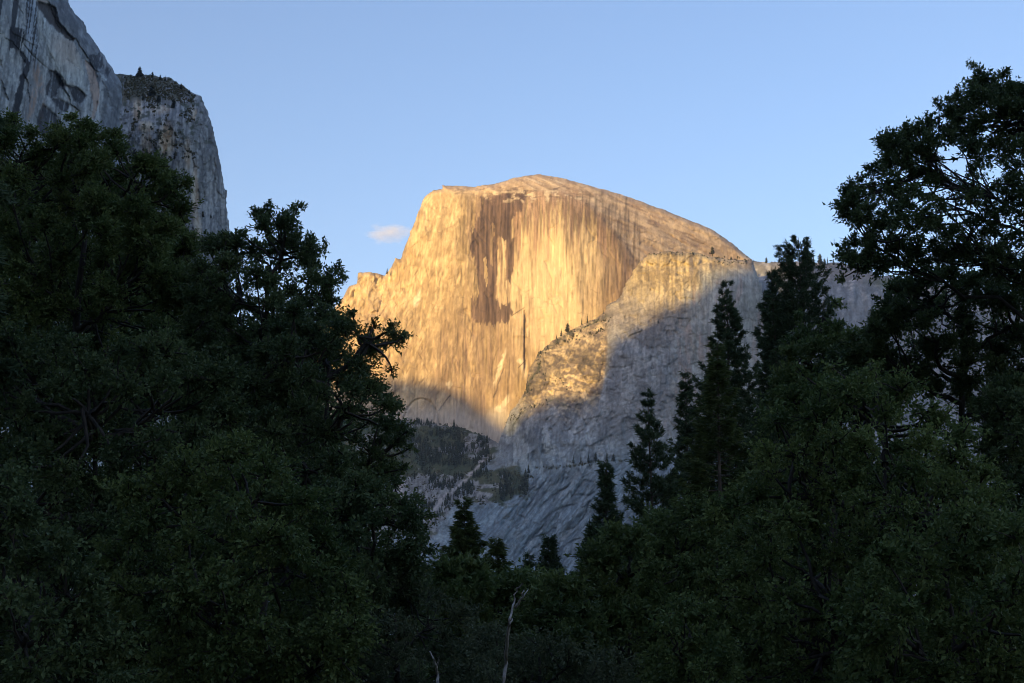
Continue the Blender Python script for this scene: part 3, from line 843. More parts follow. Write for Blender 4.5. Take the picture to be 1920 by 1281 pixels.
# ---- cliffs at the left
c1_poly = [(-520, -420), (-160, -320), (60, -230), (112, -40), (122, -8), (128, 0), (132, 14), (150, 32), (166, 60), (186, 90), (204, 118), (217, 140), (227, 158), (231, 178), (227, 208), (224, 235), (226, 262), (232, 300), (240, 420), (250, 760), (250, 1205), (-520, 1205)]
c1_ctrl = [(-520, -400, 860), (-520, 400, 830), (-520, 1200, 760), (-150, -300, 1010), (60, -200, 1180), (120, 0, 1240), (228, 170, 1330), (226, 300, 1330), (245, 700, 1300), (100, 100, 1190), (60, 60, 1150), (0, 100, 1110), (-150, 300, 1000), (0, 400, 1080), (130, 350, 1190), (-150, 740, 960), (100, 700, 1130), (-150, 1200, 900), (250, 1200, 1200), (180, 250, 1262), (180, 120, 1290)]
c1_depth = tps(c1_ctrl)


K1 = 240 / 1281.0
C1_WEDGE = [(365, 15), (470, 40), (560, 75), (590, 220), (660, 310), (742, 380), (725, 412), (640, 372), (560, 300), (500, 240), (430, 150), (378, 60)]
C1_SLAB = [(372, 95), (430, 170), (500, 260), (560, 315), (640, 372), (735, 425), (790, 520), (835, 640), (850, 800), (872, 965), (800, 905), (700, 860), (650, 835), (590, 730), (500, 560), (440, 420), (385, 300)]
C1_PINK = [(845, 605), (900, 640), (950, 705), (975, 800), (1000, 900), (985, 1040), (940, 1200), (915, 1200), (935, 1080), (915, 960), (885, 800), (862, 690)]
C1_BAND = [(95, 270), (250, 300), (232, 420), (212, 510), (262, 560), (302, 625), (292, 700), (245, 800), (225, 960), (175, 1210), (150, 1400), (90, 1400), (108, 1170), (150, 950), (195, 800), (250, 640), (180, 500), (95, 480)]
C1_DARK = ([(490, 705), (550, 715), (610, 765), (650, 850), (640, 885), (590, 870), (560, 960), (510, 990), (462, 955), (465, 860), (500, 800)],
           [(650, 850), (760, 865), (870, 965), (800, 1050), (740, 1010), (690, 900)],
           [(515, 975), (640, 1010), (700, 1050), (640, 1135), (560, 1065)],
           [(425, 1050), (500, 1090), (560, 1150), (600, 1300), (480, 1420), (380, 1300), (370, 1190)],
           [(880, 560), (1020, 520), (1040, 690), (960, 705), (900, 640)],
           [(1055, 640), (1110, 700), (1080, 770), (1050, 740)], [(560, 700), (640, 860), (610, 870), (540, 760)])
C1_CRACKS = ([(430, 200), (432, 360), (500, 540), (560, 640), (650, 835), (760, 1000), (790, 1100)], [(740, 400), (760, 480), (850, 600), (950, 690)], [(830, 620), (880, 800), (925, 960), (900, 1060), (860, 1200)],
             [(310, 850), (255, 970), (205, 1195)], [(660, 590), (740, 650), (790, 700), (820, 800), (860, 900)], [(490, 560), (488, 800), (450, 1000)], [(1110, 1090), (1150, 1120), (1190, 1080)], [(1150, 840), (1200, 880)],
             [(510, 980), (560, 1080), (600, 1130)], [(230, 540), (300, 630)])


C1_CR = Strokes(-60, -60, 300, 420, 7)
C1_CR.cracks(70, (60, 235), (-20, 330), (20, 90), 1.05, 0.18, 0.9, 0.8, 0.15)
C1_CR.cracks(110, (-20, 235), (-20, 330), (10, 60), 1.75, 0.2, 0.8, 0.8, 0.2)
C1_CR.cracks(60, (150, 235), (60, 330), (8, 30), 0.8, 0.6, 0.8, 0.8, 0.4)
C1_DK = Strokes(-60, -60, 300, 420, 8)
C1_DK.streaks(240, (-20, 232), (-40, 260), (20, 110), (0.8, 2.2), 1.0, -0.10)
C1_PL = Strokes(-60, -60, 300, 420, 9)
C1_PL.streaks(240, (-20, 232), (-40, 260), (20, 90), (0.8, 2.0), 1.0, -0.10)
C2_CR = Strokes(190, 120, 450, 560, 10)
C2_CR.cracks(220, (230, 440), (190, 540), (8, 50), 1.65, 0.25, 0.8, 0.9, 0.3)
C2_CR.cracks(140, (230, 440), (180, 540), (5, 22), 0.1, 0.6, 0.8, 0.9, 0.4)
C2_CR.streaks(200, (230, 440), (180, 520), (10, 60), (0.7, 1.6), 0.45)


def c1_relief(X, Z, px, py):
    wx = px + 3 * fbm(px / 14, py / 14, 3, 101); wy = py + 3 * fbm(px / 14, py / 14, 3, 102)
    r = fbm(X / 30, Z / 70, 4, 103) * 6 + fbm(X / 7, Z / 22, 4, 104) * 1.6 + seam((X * 0.8 + Z * 0.5) / 22, (Z * 0.8 - X * 0.4) / 50, 207, 0.05) * 2.5
    r = r + soft(wx, wy, C1_WEDGE, 2, K1) * 9 - soft(wx, wy, C1_SLAB, 4, K1) * 3 + soft(wx, wy, C1_PINK, 1.5, K1) * 4
    for p in C1_DARK:
        r = r + soft(wx, wy, p, 3, K1) * 4
    for p in C1_CRACKS:
        r = r + along(wx, wy, p, 1.8, K1) * 1.6
    e_, cv = cells((px - 0.55 * py + 5 * fbm(px / 14, py / 14, 3, 415)) / 26, (py + 0.2 * px) / 60, 7)
    return r + C1_CR(px, py) * 2.2 + cv * 2.4


def c1_albedo(px, py, X, Z):
    wx = px + 3.5 * fbm(px / 9, py / 12, 4, 101, 0.65); wy = py + 5 * fbm(px / 9, py / 12, 4, 102, 0.65)
    u = px + 0.13 * (py - 100)
    f1 = fbm(u / 2.6, py / 90, 4, 111, 0.6); f2 = fbm(u / 14, py / 120, 3, 112); sm = fbm(px / 4, py / 6, 4, 113)
    col = mix([0.34, 0.34, 0.34], [0.60, 0.59, 0.57], sst(-0.3, 0.35, 0.6 * f1 + f2 * 0.5 + 0.5 * sm))
    bl = np.array([0.026, 0.028, 0.036])
    # bundle of black and white streaks
    bun = sst(46, 50, px + 2 * sm) * (1 - sst(68, 71, px - 0.02 * py)) * (1 - sst(105, 150, py + 30 * f1))
    st = sst(-0.05, 0.12, fbm(u / 2.1, py / 140, 3, 416))
    col = mix(col, mix(bl, [0.50, 0.53, 0.58], st), bun * 0.9)
    lf = 1 - sst(30, 44, px)
    col = mix(col, bl, lf * sst(0.0, 0.2, fbm(u / 5, py / 120, 3, 116)) * (1 - sst(90, 130, py)) * 0.9)
    # right flank, blue grey and mottled
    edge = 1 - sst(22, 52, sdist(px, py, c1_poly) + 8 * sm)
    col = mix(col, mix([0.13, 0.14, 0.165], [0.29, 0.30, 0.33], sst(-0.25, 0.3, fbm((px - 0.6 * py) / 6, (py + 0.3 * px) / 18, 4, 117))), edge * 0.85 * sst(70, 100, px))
    sl = soft(wx, wy, C1_SLAB, 1.5, K1)
    slc = mix([0.50, 0.49, 0.46], [0.68, 0.66, 0.61], sst(-0.3, 0.3, f1 + 0.4 * sm))
    slc = mix(slc, [0.58, 0.46, 0.38], blob(px, py, 125, 95, 22, 35, 0.7, -0.4) * 0.8)
    slc = mix(slc, bl * 3, sst(0.15, 0.4, f1) * np.exp(-((py - (62 + 0.62 * (px - 95))) / 14) ** 2) * 0.8)
    col = mix(col, slc, sl * 0.9)
    col = mix(col, [0.075, 0.062, 0.062], soft(wx, wy, C1_WEDGE, 1.0, K1) * 0.93)
    col = mix(col, [0.58, 0.40, 0.31], soft(wx, wy, C1_PINK, 1.0, K1) * (0.75 + 0.25 * sm))
    col = mix(col, [0.50, 0.41, 0.36], soft(px, py, [(350, -60), (480, -60), (490, 30), (370, 18)], 1.2, K1))
    tan = np.maximum(blob(px, py, 72, 148, 8, 28, 0.5, -0.2), np.maximum(blob(px, py, 60, 195, 7, 32, 0.5, 0.25), blob(px, py, 78, 215, 4, 26, 0.5, 0.2)))
    col = mix(col, [0.50, 0.31, 0.22], tan * 0.8 * sst(-0.5, 0.2, sm + f1))
    band = soft(wx, wy, C1_BAND, 1.2, K1)
    brk = sst(0.28, 0.42, f1) * (1 - sst(85, 110, py))
    col = mix(col, bl, band * (1 - 0.8 * brk) * 0.95)
    for p in C1_DARK:
        col = mix(col, mix(bl * 1.3, [0.26, 0.265, 0.28], sst(0.15, 0.4, f1)), soft(wx, wy, p, 1.4, K1) * 0.88)
    col = mix(col, [0.56, 0.57, 0.57], soft(wx, wy, [(1000, 740), (1080, 790), (1060, 830), (1010, 810)], 1.2, K1) * 0.8)
    for p in C1_CRACKS:
        col = mix(col, bl, along(wx, wy, p, 1.1, K1) * 0.5 * sst(-0.4, 0.2, sm + f1))
    e_, cv = cells((px - 0.55 * py + 5 * fbm(px / 14, py / 14, 3, 415)) / 26, (py + 0.2 * px) / 60, 7)
    col = mix(col, bl * 1.6, np.clip(C1_CR(px, py) * 0.6 + C1_DK(px, py) * 0.5, 0, 0.9))
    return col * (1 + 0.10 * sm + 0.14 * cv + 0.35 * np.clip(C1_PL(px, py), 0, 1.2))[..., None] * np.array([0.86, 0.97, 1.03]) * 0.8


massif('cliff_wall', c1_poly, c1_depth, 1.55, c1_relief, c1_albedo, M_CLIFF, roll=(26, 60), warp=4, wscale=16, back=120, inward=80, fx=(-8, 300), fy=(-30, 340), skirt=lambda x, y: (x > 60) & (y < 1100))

c2_poly = [(200, 137), (228, 140), (240, 141), (262, 142), (285, 140), (300, 147), (318, 145), (326, 150), (336, 158), (352, 166), (358, 174), (375, 180), (382, 192), (390, 210), (399, 238), (407, 272), (414, 305), (419, 340), (420, 354), (425, 357),
           (424, 372), (427, 400), (430, 440), (434, 520), (442, 760), (450, 1205), (190, 1205)]
c2_depth = tps([(200, 130, 1660), (260, 145, 1660), (330, 158, 1650), (230, 195, 1560), (300, 195, 1555), (360, 200, 1560), (390, 215, 1600), (200, 400, 1500), (300, 300, 1515), (360, 300, 1530), (410, 300, 1590), (420, 400, 1600), (370, 450, 1530), (300, 600, 1480), (435, 700, 1590), (200, 740, 1460), (200, 1200, 1400), (450, 1200, 1500)])


def c2_relief(X, Z, px, py):
    top = 1 - sst(185, 205, py + 0.12 * (px - 300))
    led = fbm(X / 22, Z / 9, 4, 120)
    r = fbm(X / 12, Z / 40, 4, 121) * 6 + ridged(X / 26, Z / 34, 4, 122) * -5 + seam(X / 16, Z / 34, 206, 0.06) * 2.5
    r = r + fbm(X / 4, Z / 9, 4, 123) * 1.6
    e_, cv = cells(px / 11, (py + 0.2 * px) / 24, 8)
    return (1 - top) * (r + cv * 2.2 + C2_CR(px, py) * 2) + top * led * 6


def c2_albedo(px, py, X, Z):
    f1 = fbm(px / 3.5, py / 60, 4, 130); f2 = fbm(px / 14, py / 60, 4, 131); sm = fbm(px / 4, py / 5, 4, 132)
    wv = px + 7 * fbm(px / 25, py / 25, 3, 133)
    col = mix([0.27, 0.265, 0.27], [0.46, 0.44, 0.43], sst(-0.3, 0.35, f1 + 0.5 * sm))
    col = mix(col, [0.12, 0.12, 0.13], sst(0.12, 0.4, fbm(wv / 5, py / 45, 4, 134)) * 0.6)
    col = mix(col, [0.08, 0.08, 0.09], seam(wv / 9, py / 22, 408, 0.07) * 0.7)
    for (cx, cy, rx, ry, k) in ((258, 205, 9, 20, 0.9), (274, 238, 14, 10, 1.0), (312, 262, 14, 30, 1.0), (275, 268, 10, 20, 0.7), (352, 290, 6, 30, 0.6), (366, 370, 6, 60, 0.7), (300, 205, 20, 8, 0.6), (365, 215, 4, 12, 0.9), (372, 430, 6, 25, 0.7)):
        col = mix(col, mix([0.52, 0.35, 0.22], [0.78, 0.64, 0.48], sst(-0.2, 0.3, f1 + 0.4 * sm)), blob(px + 4 * sm, py + 4 * sm, cx, cy, rx, ry, 0.45) * k)
    top = 1 - sst(180, 200, py + 0.10 * (px - 300) + 10 * f2 - 60 * sst(335, 350, px) * 0)
    vg = top * sst(-0.5, -0.1, sm + f2 * 0.5) * (1 - sst(350, 366, px))
    col = mix(col, mix([0.045, 0.052, 0.028], [0.10, 0.085, 0.048], sst(-0.3, 0.3, sm)), vg * 0.9)
    col = mix(col, [0.07, 0.08, 0.05], sst(0.22, 0.35, fbm(px / 9, py / 7, 4, 135)) * (1 - sst(250, 300, py)) * 0.8)
    e_, cv = cells(px / 11, (py + 0.2 * px) / 24, 8)
    col = mix(col, [0.07, 0.07, 0.08], np.clip(C2_CR(px, py), 0, 1) * 0.7 * (1 - top))
    return col * (1 + 0.14 * sm + 0.14 * cv)[..., None] * np.array([0.88, 0.98, 1.03]) * 0.85


_, surf_c2 = massif('headland_cliff_wall', c2_poly, c2_depth, 1.5, c2_relief, c2_albedo, M_CLIFF, roll=(9, 40), warp=3.0, wscale=9, back=140, inward=90, fy=(100, 540), skirt=lambda x, y: ((x > 300) | (y < 200)) & (y < 1100))

# ------------------------------------------------------------------ unseen valley wall behind the camera, crest shaped to set the shadow edge
dh = np.array([-math.sin(SUN_AZ), -math.cos(SUN_AZ)]); rh = np.array([math.cos(SUN_AZ), -math.sin(SUN_AZ)])
QC = 2500.0
edge_pts = [(560, 704, 4210), (740, 706, 4195), (800, 712, 4190), (850, 725, 4185), (890, 748, 4175), (926, 784, 4165), (948, 800, 4000), (1000, 752, 3900), (1060, 738, 3870), (1095, 735, 3825), (1128, 715, 3815), (1148, 655, 3815), (1200, 622, 3850), (1260, 585, 3885), (1310, 560, 3900), (1370, 535, 3910), (1410, 505, 4040), (1500, 488, 4270), (1650, 470, 4300)]
prof = []
for (a, b, c) in edge_pts:
    p = at(a, b, c)
    s = p[0] * rh[0] + p[1] * rh[1]
    q = p[0] * dh[0] + p[1] * dh[1]
    prof.append((s, p[2] + (QC - q) * math.tan(SUN_EL)))
prof.sort()
pa = np.array(prof)
print('shadow profile', pa.round(0).tolist())
ps = np.concatenate([[-9000, -7000, pa[0, 0] - 400], pa[:, 0], [pa[-1, 0] + 500, -900, 0, 1500, 3500]])
pz = np.concatenate([[900, 800, pa[0, 1] - 5], pa[:, 1], [pa[-1, 1] + 60, 1750, 1800, 1650, 1500]])
ss = np.linspace(-8500, 3000, 700)
crest = np.interp(ss, ps, pz)
cross_q = np.array([1300, 1500, 1750, 2000, 2200, 2350, 2450, 2500, 2560, 2750, 3100, 3700, 4500.0])
cross_h = np.array([0, 0.12, 0.33, 0.62, 0.8, 0.93, 0.985, 1, 0.985, 0.9, 0.8, 0.6, -0.02])
SSg, Qg = np.meshgrid(ss, cross_q)
H = crest[None] * cross_h[:, None]
nz = ridged(SSg / 500, Qg / 400, 5, 140) * 90
H = H + nz * ((cross_h[:, None] > 0.05) & (cross_h[:, None] < 0.93))
Qn = Qg + 60 * fbm(SSg / 300, Qg / 300, 3, 141) * (cross_h[:, None] < 0.9)
V = np.stack([dh[0] * Qn + rh[0] * SSg, dh[1] * Qn + rh[1] * SSg, H - 5], -1).reshape(-1, 3)
ny, nx = SSg.shape
i, j = np.meshgrid(np.arange(nx - 1), np.arange(ny - 1))
b0 = (j * nx + i).ravel()
C = mix([0.07, 0.08, 0.05], [0.36, 0.34, 0.32], sst(-0.2, 0.3, fbm(SSg / 150, H / 120, 4, 142))).reshape(-1, 3)
link('valley_wall', make_mesh('valley_wall', V, np.stack([b0, b0 + nx, b0 + nx + 1, b0 + 1], -1), [M_WALLROCK], C, smooth=True), kind='structure')


# ------------------------------------------------------------------ one small cloud far beyond the dome
def cloud():
    m = bpy.data.materials.new('cloud_vapour')
    m.use_nodes = True
    nt = m.node_tree
    nt.nodes.remove(nt.nodes['Principled BSDF'])
    v = nt.nodes.new('ShaderNodeVolumePrincipled')
    v.inputs['Color'].default_value = (1, 1, 1, 1)
    v.inputs['Anisotropy'].default_value = 0.0
    tc = nt.nodes.new('ShaderNodeTexCoord')
    ns = nt.nodes.new('ShaderNodeTexNoise'); ns.inputs['Scale'].default_value = 2.6; ns.inputs['Detail'].default_value = 7; ns.inputs['Roughness'].default_value = 0.62
    nt.links.new(tc.outputs['Object'], ns.inputs['Vector'])
    ln = nt.nodes.new('ShaderNodeVectorMath'); ln.operation = 'LENGTH'
    nt.links.new(tc.outputs['Object'], ln.inputs[0])
    a = nt.nodes.new('ShaderNodeMapRange')
    a.inputs['From Min'].default_value = 0.35; a.inputs['From Max'].default_value = 1.0; a.inputs['To Min'].default_value = 0.12; a.inputs['To Max'].default_value = -0.32
    nt.links.new(ln.outputs['Value'], a.inputs['Value'])
    s1 = nt.nodes.new('ShaderNodeMath'); s1.operation = 'ADD'
    nt.links.new(ns.outputs['Fac'], s1.inputs[0]); nt.links.new(a.outputs[0], s1.inputs[1])
    b = nt.nodes.new('ShaderNodeMapRange')
    b.inputs['From Min'].default_value = 0.47; b.inputs['From Max'].default_value = 0.70; b.inputs['To Min'].default_value = 0.0; b.inputs['To Max'].default_value = 0.0062
    nt.links.new(s1.outputs[0], b.inputs['Value']); nt.links.new(b.outputs[0], v.inputs['Density'])
    nt.links.new(v.outputs[0], nt.nodes['Material Output'].inputs['Volume'])
    n, k = 16, 32
    th = np.linspace(0, math.pi, n + 1)[1:-1]; ph = np.arange(k) / k * 2 * math.pi
    V = [[0, 0, 1.0]] + [[math.sin(t) * math.cos(p), math.sin(t) * math.sin(p), math.cos(t)] for t in th for p in ph] + [[0, 0, -1.0]]
    F4 = [[1 + i * k + j, 1 + (i + 1) * k + j, 1 + (i + 1) * k + (j + 1) % k, 1 + i * k + (j + 1) % k] for i in range(n - 2) for j in range(k)]
    last = len(V) - 1
    F3 = [[0, 1 + j, 1 + (j + 1) % k] for j in range(k)] + [[last, 1 + (n - 2) * k + (j + 1) % k, 1 + (n - 2) * k + j] for j in range(k)]
    o = link('cloud', make_mesh('cloud', np.array(V), [np.array(F4), np.array(F3)], [m]), kind='structure')
    o.location = at(729, 437, 11000)
    o.scale = (330, 180, 130)


cloud()

# ------------------------------------------------------------------ tree builders
def norm(v):
    return v / (np.linalg.norm(v, axis=-1, keepdims=True) + 1e-9)


def leaf_mesh(name, base, axis, up, length, width, tone, mat, tri=False):
    """One bent four-cornered leaf per row: a pointed blade folded along its midrib."""
    n = len(base)
    side = norm(np.cross(axis, up)); nrm = np.cross(side, axis)
    L = length[:, None]; Wd = width[:, None]
    if tri:
        V = np.stack([base - side * Wd * 0.45, base + side * Wd * 0.45 + axis * L * 0.15, base + axis * L], 1).reshape(-1, 3)
        C = np.repeat(np.clip(tone, 0, 1), 3)[:, None] * np.ones((1, 3))
        return make_mesh(name, V, np.arange(n)[:, None] * 3 + [0, 1, 2], [mat], C)
    v0 = base
    v1 = base + axis * L * 0.5 + side * Wd * 0.5 + nrm * Wd * 0.18
    v2 = base + axis * L - nrm * L * 0.12
    v3 = base + axis * L * 0.5 - side * Wd * 0.5 + nrm * Wd * 0.18
    V = np.stack([v0, v1, v2, v3], 1).reshape(-1, 3)
    k = np.arange(n)[:, None] * 4
    F = np.concatenate([k + [0, 1, 2], k + [0, 2, 3]])
    C = np.repeat(np.clip(tone, 0, 1), 4)[:, None] * np.ones((1, 3))
    return make_mesh(name, V, F, [mat], C)


def curve(p0, p1, rng, n=7, sag=0.0, bow=0.12):
    """A wandering limb from p0 to p1."""
    t = np.linspace(0, 1, n)[:, None]
    L = np.linalg.norm(p1 - p0)
    b = np.array([0, 0, 1.0]) * L * (0.18 - sag)
    mid = (p0 + p1) / 2 + rng.normal(0, bow, 3) * L - b * 0.5
    pts = (1 - t) ** 2 * p0 + 2 * t * (1 - t) * mid + t ** 2 * p1
    pts[1:-1] += rng.normal(0, 0.02, (n - 2, 3)) * L
    return pts


def poisson_in(poly, r, rng, keep, tries=1500, extra=()):
    P = np.asarray(poly, float)
    lo, hi = P.min(0), P.max(0)
    c = rng.uniform(lo, hi, (tries, 2))
    sd = sdist(c[:, 0], c[:, 1], poly)
    out = [tuple(e) for e in extra]
    for (x, y), d in zip(c, sd):
        if d < keep:
            continue
        if all((x - a) ** 2 + (y - b) ** 2 > r * r for a, b in out):
            out.append((x, y))
    return out


def broadleaf(kind, label, cat, poly, D, base_px, rpx, spacing, leaf, per_m3, mat, seed, thick=1.6, layers=2, extra=(), limb_r=0.09, group=None, outward=0.35, shoots=0.35, tips=(), bark=None, keep=0.55, narrow=0.55, gaps=()):
    rng = np.random.RandomState(seed)
    bark = bark or M_BARK
    m_px = D / FOC
    P = np.asarray(poly, float)
    base = at(base_px, 1200, D); base[2] = -0.1
    root = link(kind, None, label=label, category=cat)
    root.location = base
    if group:
        root['group'] = group
    base = np.array(base)
    clumps = []; seen = []
    for lay in range(layers):
        for (x, y) in poisson_in(poly, spacing, rng, rpx * keep, extra=extra if lay == 0 else ()):
            if any((x - a) ** 2 + (y - b) ** 2 < c * c for a, b, c in gaps):
                continue
            d = float(sdist(np.array([x]), np.array([y]), poly)[0])
            dep = min(1.0, max(d, 0) / (3.0 * rpx)) * thick
            off = rng.uniform(-1, 1) * (0.5 + dep)
            r = rpx * rng.uniform(0.7, 1.15) * m_px
            hid = 0.45 if (d > 1.8 * rpx and off > 0.2) else 1.0
            clumps.append((at(x, y, D + off) - base, r)); seen.append(hid)
    for (x, y, r) in tips:
        clumps.append((at(x, y, D + rng.uniform(-0.5, 0.5)) - base, r * m_px)); seen.append(1.0)
    cc = np.array([c for c, r in clumps]); cr = np.array([r for c, r in clumps])
    cen = cc.mean(0)
    # trunk: up from the ground into the crown
    zt = cc[:, 2].max()
    zb = cc[:, 2].min()
    top = np.array([cen[0] * 0.9, cen[1] * 0.9, zb + (zt - zb) * 0.72])
    n = 12
    t = np.linspace(0, 1, n)[:, None]
    tp = t * top + np.concatenate([np.cumsum(rng.normal(0, 0.05 * top[2] / n, (n, 2)), 0), np.zeros((n, 1))], 1)
    tp[0] = (0, 0, -0.2)
    tp[1:, :2] += (t[1:] ** 2 - t[1:]) * top[:2] * 0.5
    tr = (0.012 * top[2] + 0.045) * (1 - 0.8 * t[:, 0]) ** 0.9
    tr[0] *= 1.35
    v, f = tubes([(tp, tr)], 9)
    link('trunk', make_mesh('trunk', v, f, [bark], smooth=True), root)
    # limbs to the largest groups of clumps, boughs from limbs to each clump
    nl = int(np.clip(len(clumps) // 4, 3, 9))
    sel = [int(np.argmax(((cc - cen) ** 2).sum(1)))]
    while len(sel) < nl:
        dd = np.min([((cc - cc[s_]) ** 2).sum(1) for s_ in sel], 0)
        sel.append(int(np.argmax(dd)))
    own = np.argmin([((cc - cc[s_]) ** 2).sum(1) for s_ in sel], 0)
    twigs = []
    for a, s_ in enumerate(sel):
        mem = np.nonzero(own == a)[0]
        tgt = cc[mem].mean(0)
        hz = np.clip((tgt[2] - 0.55 * np.hypot(*(tgt[:2] - tp[-1, :2]))) / top[2], 0.25, 0.97)
        kk = hz * (n - 1); k0 = int(min(kk, n - 2))
        st = tp[k0] * (1 - (kk - k0)) + tp[k0 + 1] * (kk - k0)
        lp = curve(st, tgt, rng, 9)
        lr = np.linspace(limb_r * 0.75, limb_r * 0.32, 9)
        v, f = tubes([(lp, lr)], 6)
        link('limb', make_mesh('limb', v, f, [bark], smooth=True), root)
        for m in mem:
            i0 = rng.randint(4, 9)
            bp_ = curve(lp[i0], cc[m], rng, 6)
            twigs.append((bp_, np.linspace(limb_r * 0.42, limb_r * 0.18, 6)))
    # shoots inside each clump, leaves along the shoots
    B, A, U, T, Ls = [], [], [], [], []
    for ci, (c, r) in enumerate(clumps):
        ns = max(6, int(per_m3 * r ** 2 * 9 * seen[ci]))
        d = norm(rng.normal(0, 1, (ns, 3)) + outward * norm(c - cen * [1, 1, 0.8])[None] * 1.5 + [0, 0, 0.25])
        d[:, 2] *= 0.95
        L = r * rng.uniform(0.45, 1.18, ns) * (1 + shoots * rng.uniform(0, 1, ns) ** 4)
        o = c + rng.normal(0, 0.16, (ns, 3)) * r
        nlf = 16
        s_t = rng.uniform(0.2, 1.0, (ns, nlf)) ** 0.8
        pos = o[:, None] + d[:, None] * (L[:, None] * s_t)[..., None]
        pos[..., 2] -= (s_t ** 2) * L[:, None] * 0.12
        pos += rng.normal(0, leaf * 0.45, pos.shape)
        ax = norm(d[:, None] * 0.7 + rng.normal(0, 0.6, pos.shape) + [0, 0, -0.15])
        B.append(pos.reshape(-1, 3)); A.append(ax.reshape(-1, 3))
        U.append(norm(rng.normal(0, 0.65, (ns * nlf, 3)) + [0, 0, 0.9]))
        tone = rng.normal(0.42, 0.18) + rng.normal(0, 0.14, ns)[:, None] + rng.normal(0, 0.14, (ns, nlf)) + (rng.uniform(0, 1, (ns, nlf)) < 0.02) * 0.5
        T.append(tone.ravel())
        Ls.append(leaf * rng.uniform(0.6, 1.3, ns * nlf))
        for q in range(0, ns, 5):
            e = o[q] + d[q] * L[q] * 0.95; e[2] -= L[q] * 0.1
            twigs.append((np.stack([c * 0.6 + o[q] * 0.4, (o[q] + e) / 2, e]), np.array([0.022, 0.013, 0.006]) * (limb_r / 0.09)))
    v, f = tubes_multi(twigs[::1 if D < 36 else 3])
    link('twigs', make_mesh('twigs', v, f, [bark]), root, kind='stuff')
    B, A, U, T, Ls = map(np.concatenate, (B, A, U, T, Ls))
    link('crown', leaf_mesh('crown', B, A, U, Ls * (1.1 if D > 27 else 1), Ls * narrow * (1.25 if D > 27 else 1), T, mat, tri=D > 27), root)
    COUNT[label] = len(B)
    return root


def tubes_multi(paths):
    by = {}
    for p, r in paths:
        by.setdefault(len(p), []).append((p, r))
    V, F, off = [], [], 0
    for n, lst in by.items():
        pts = np.array([p for p, r in lst]); rad = np.array([r for p, r in lst]); m = len(lst)
        t = norm(np.gradient(pts, axis=1))
        ref = np.where(np.abs(t[..., 2:3]) > 0.9, np.array([1.0, 0, 0]), np.array([0, 0, 1.0]))
        a = norm(np.cross(t, ref)); b = np.cross(t, a)
        th = np.arange(3) / 3 * 2 * math.pi
        ring = pts[:, :, None] + rad[:, :, None, None] * (np.cos(th)[:, None] * a[:, :, None] + np.sin(th)[:, None] * b[:, :, None])
        V.append(ring.reshape(-1, 3))
        i = np.arange(n - 1)[:, None] * 3; j = np.arange(3)[None]
        q = np.stack([i + j, i + (j + 1) % 3, i + 3 + (j + 1) % 3, i + 3 + j], -1).reshape(-1, 4)
        F.append((q[None] + (np.arange(m) * n * 3)[:, None, None]).reshape(-1, 4) + off)
        off += m * n * 3
    return np.concatenate(V), np.concatenate(F)


COUNT = {}


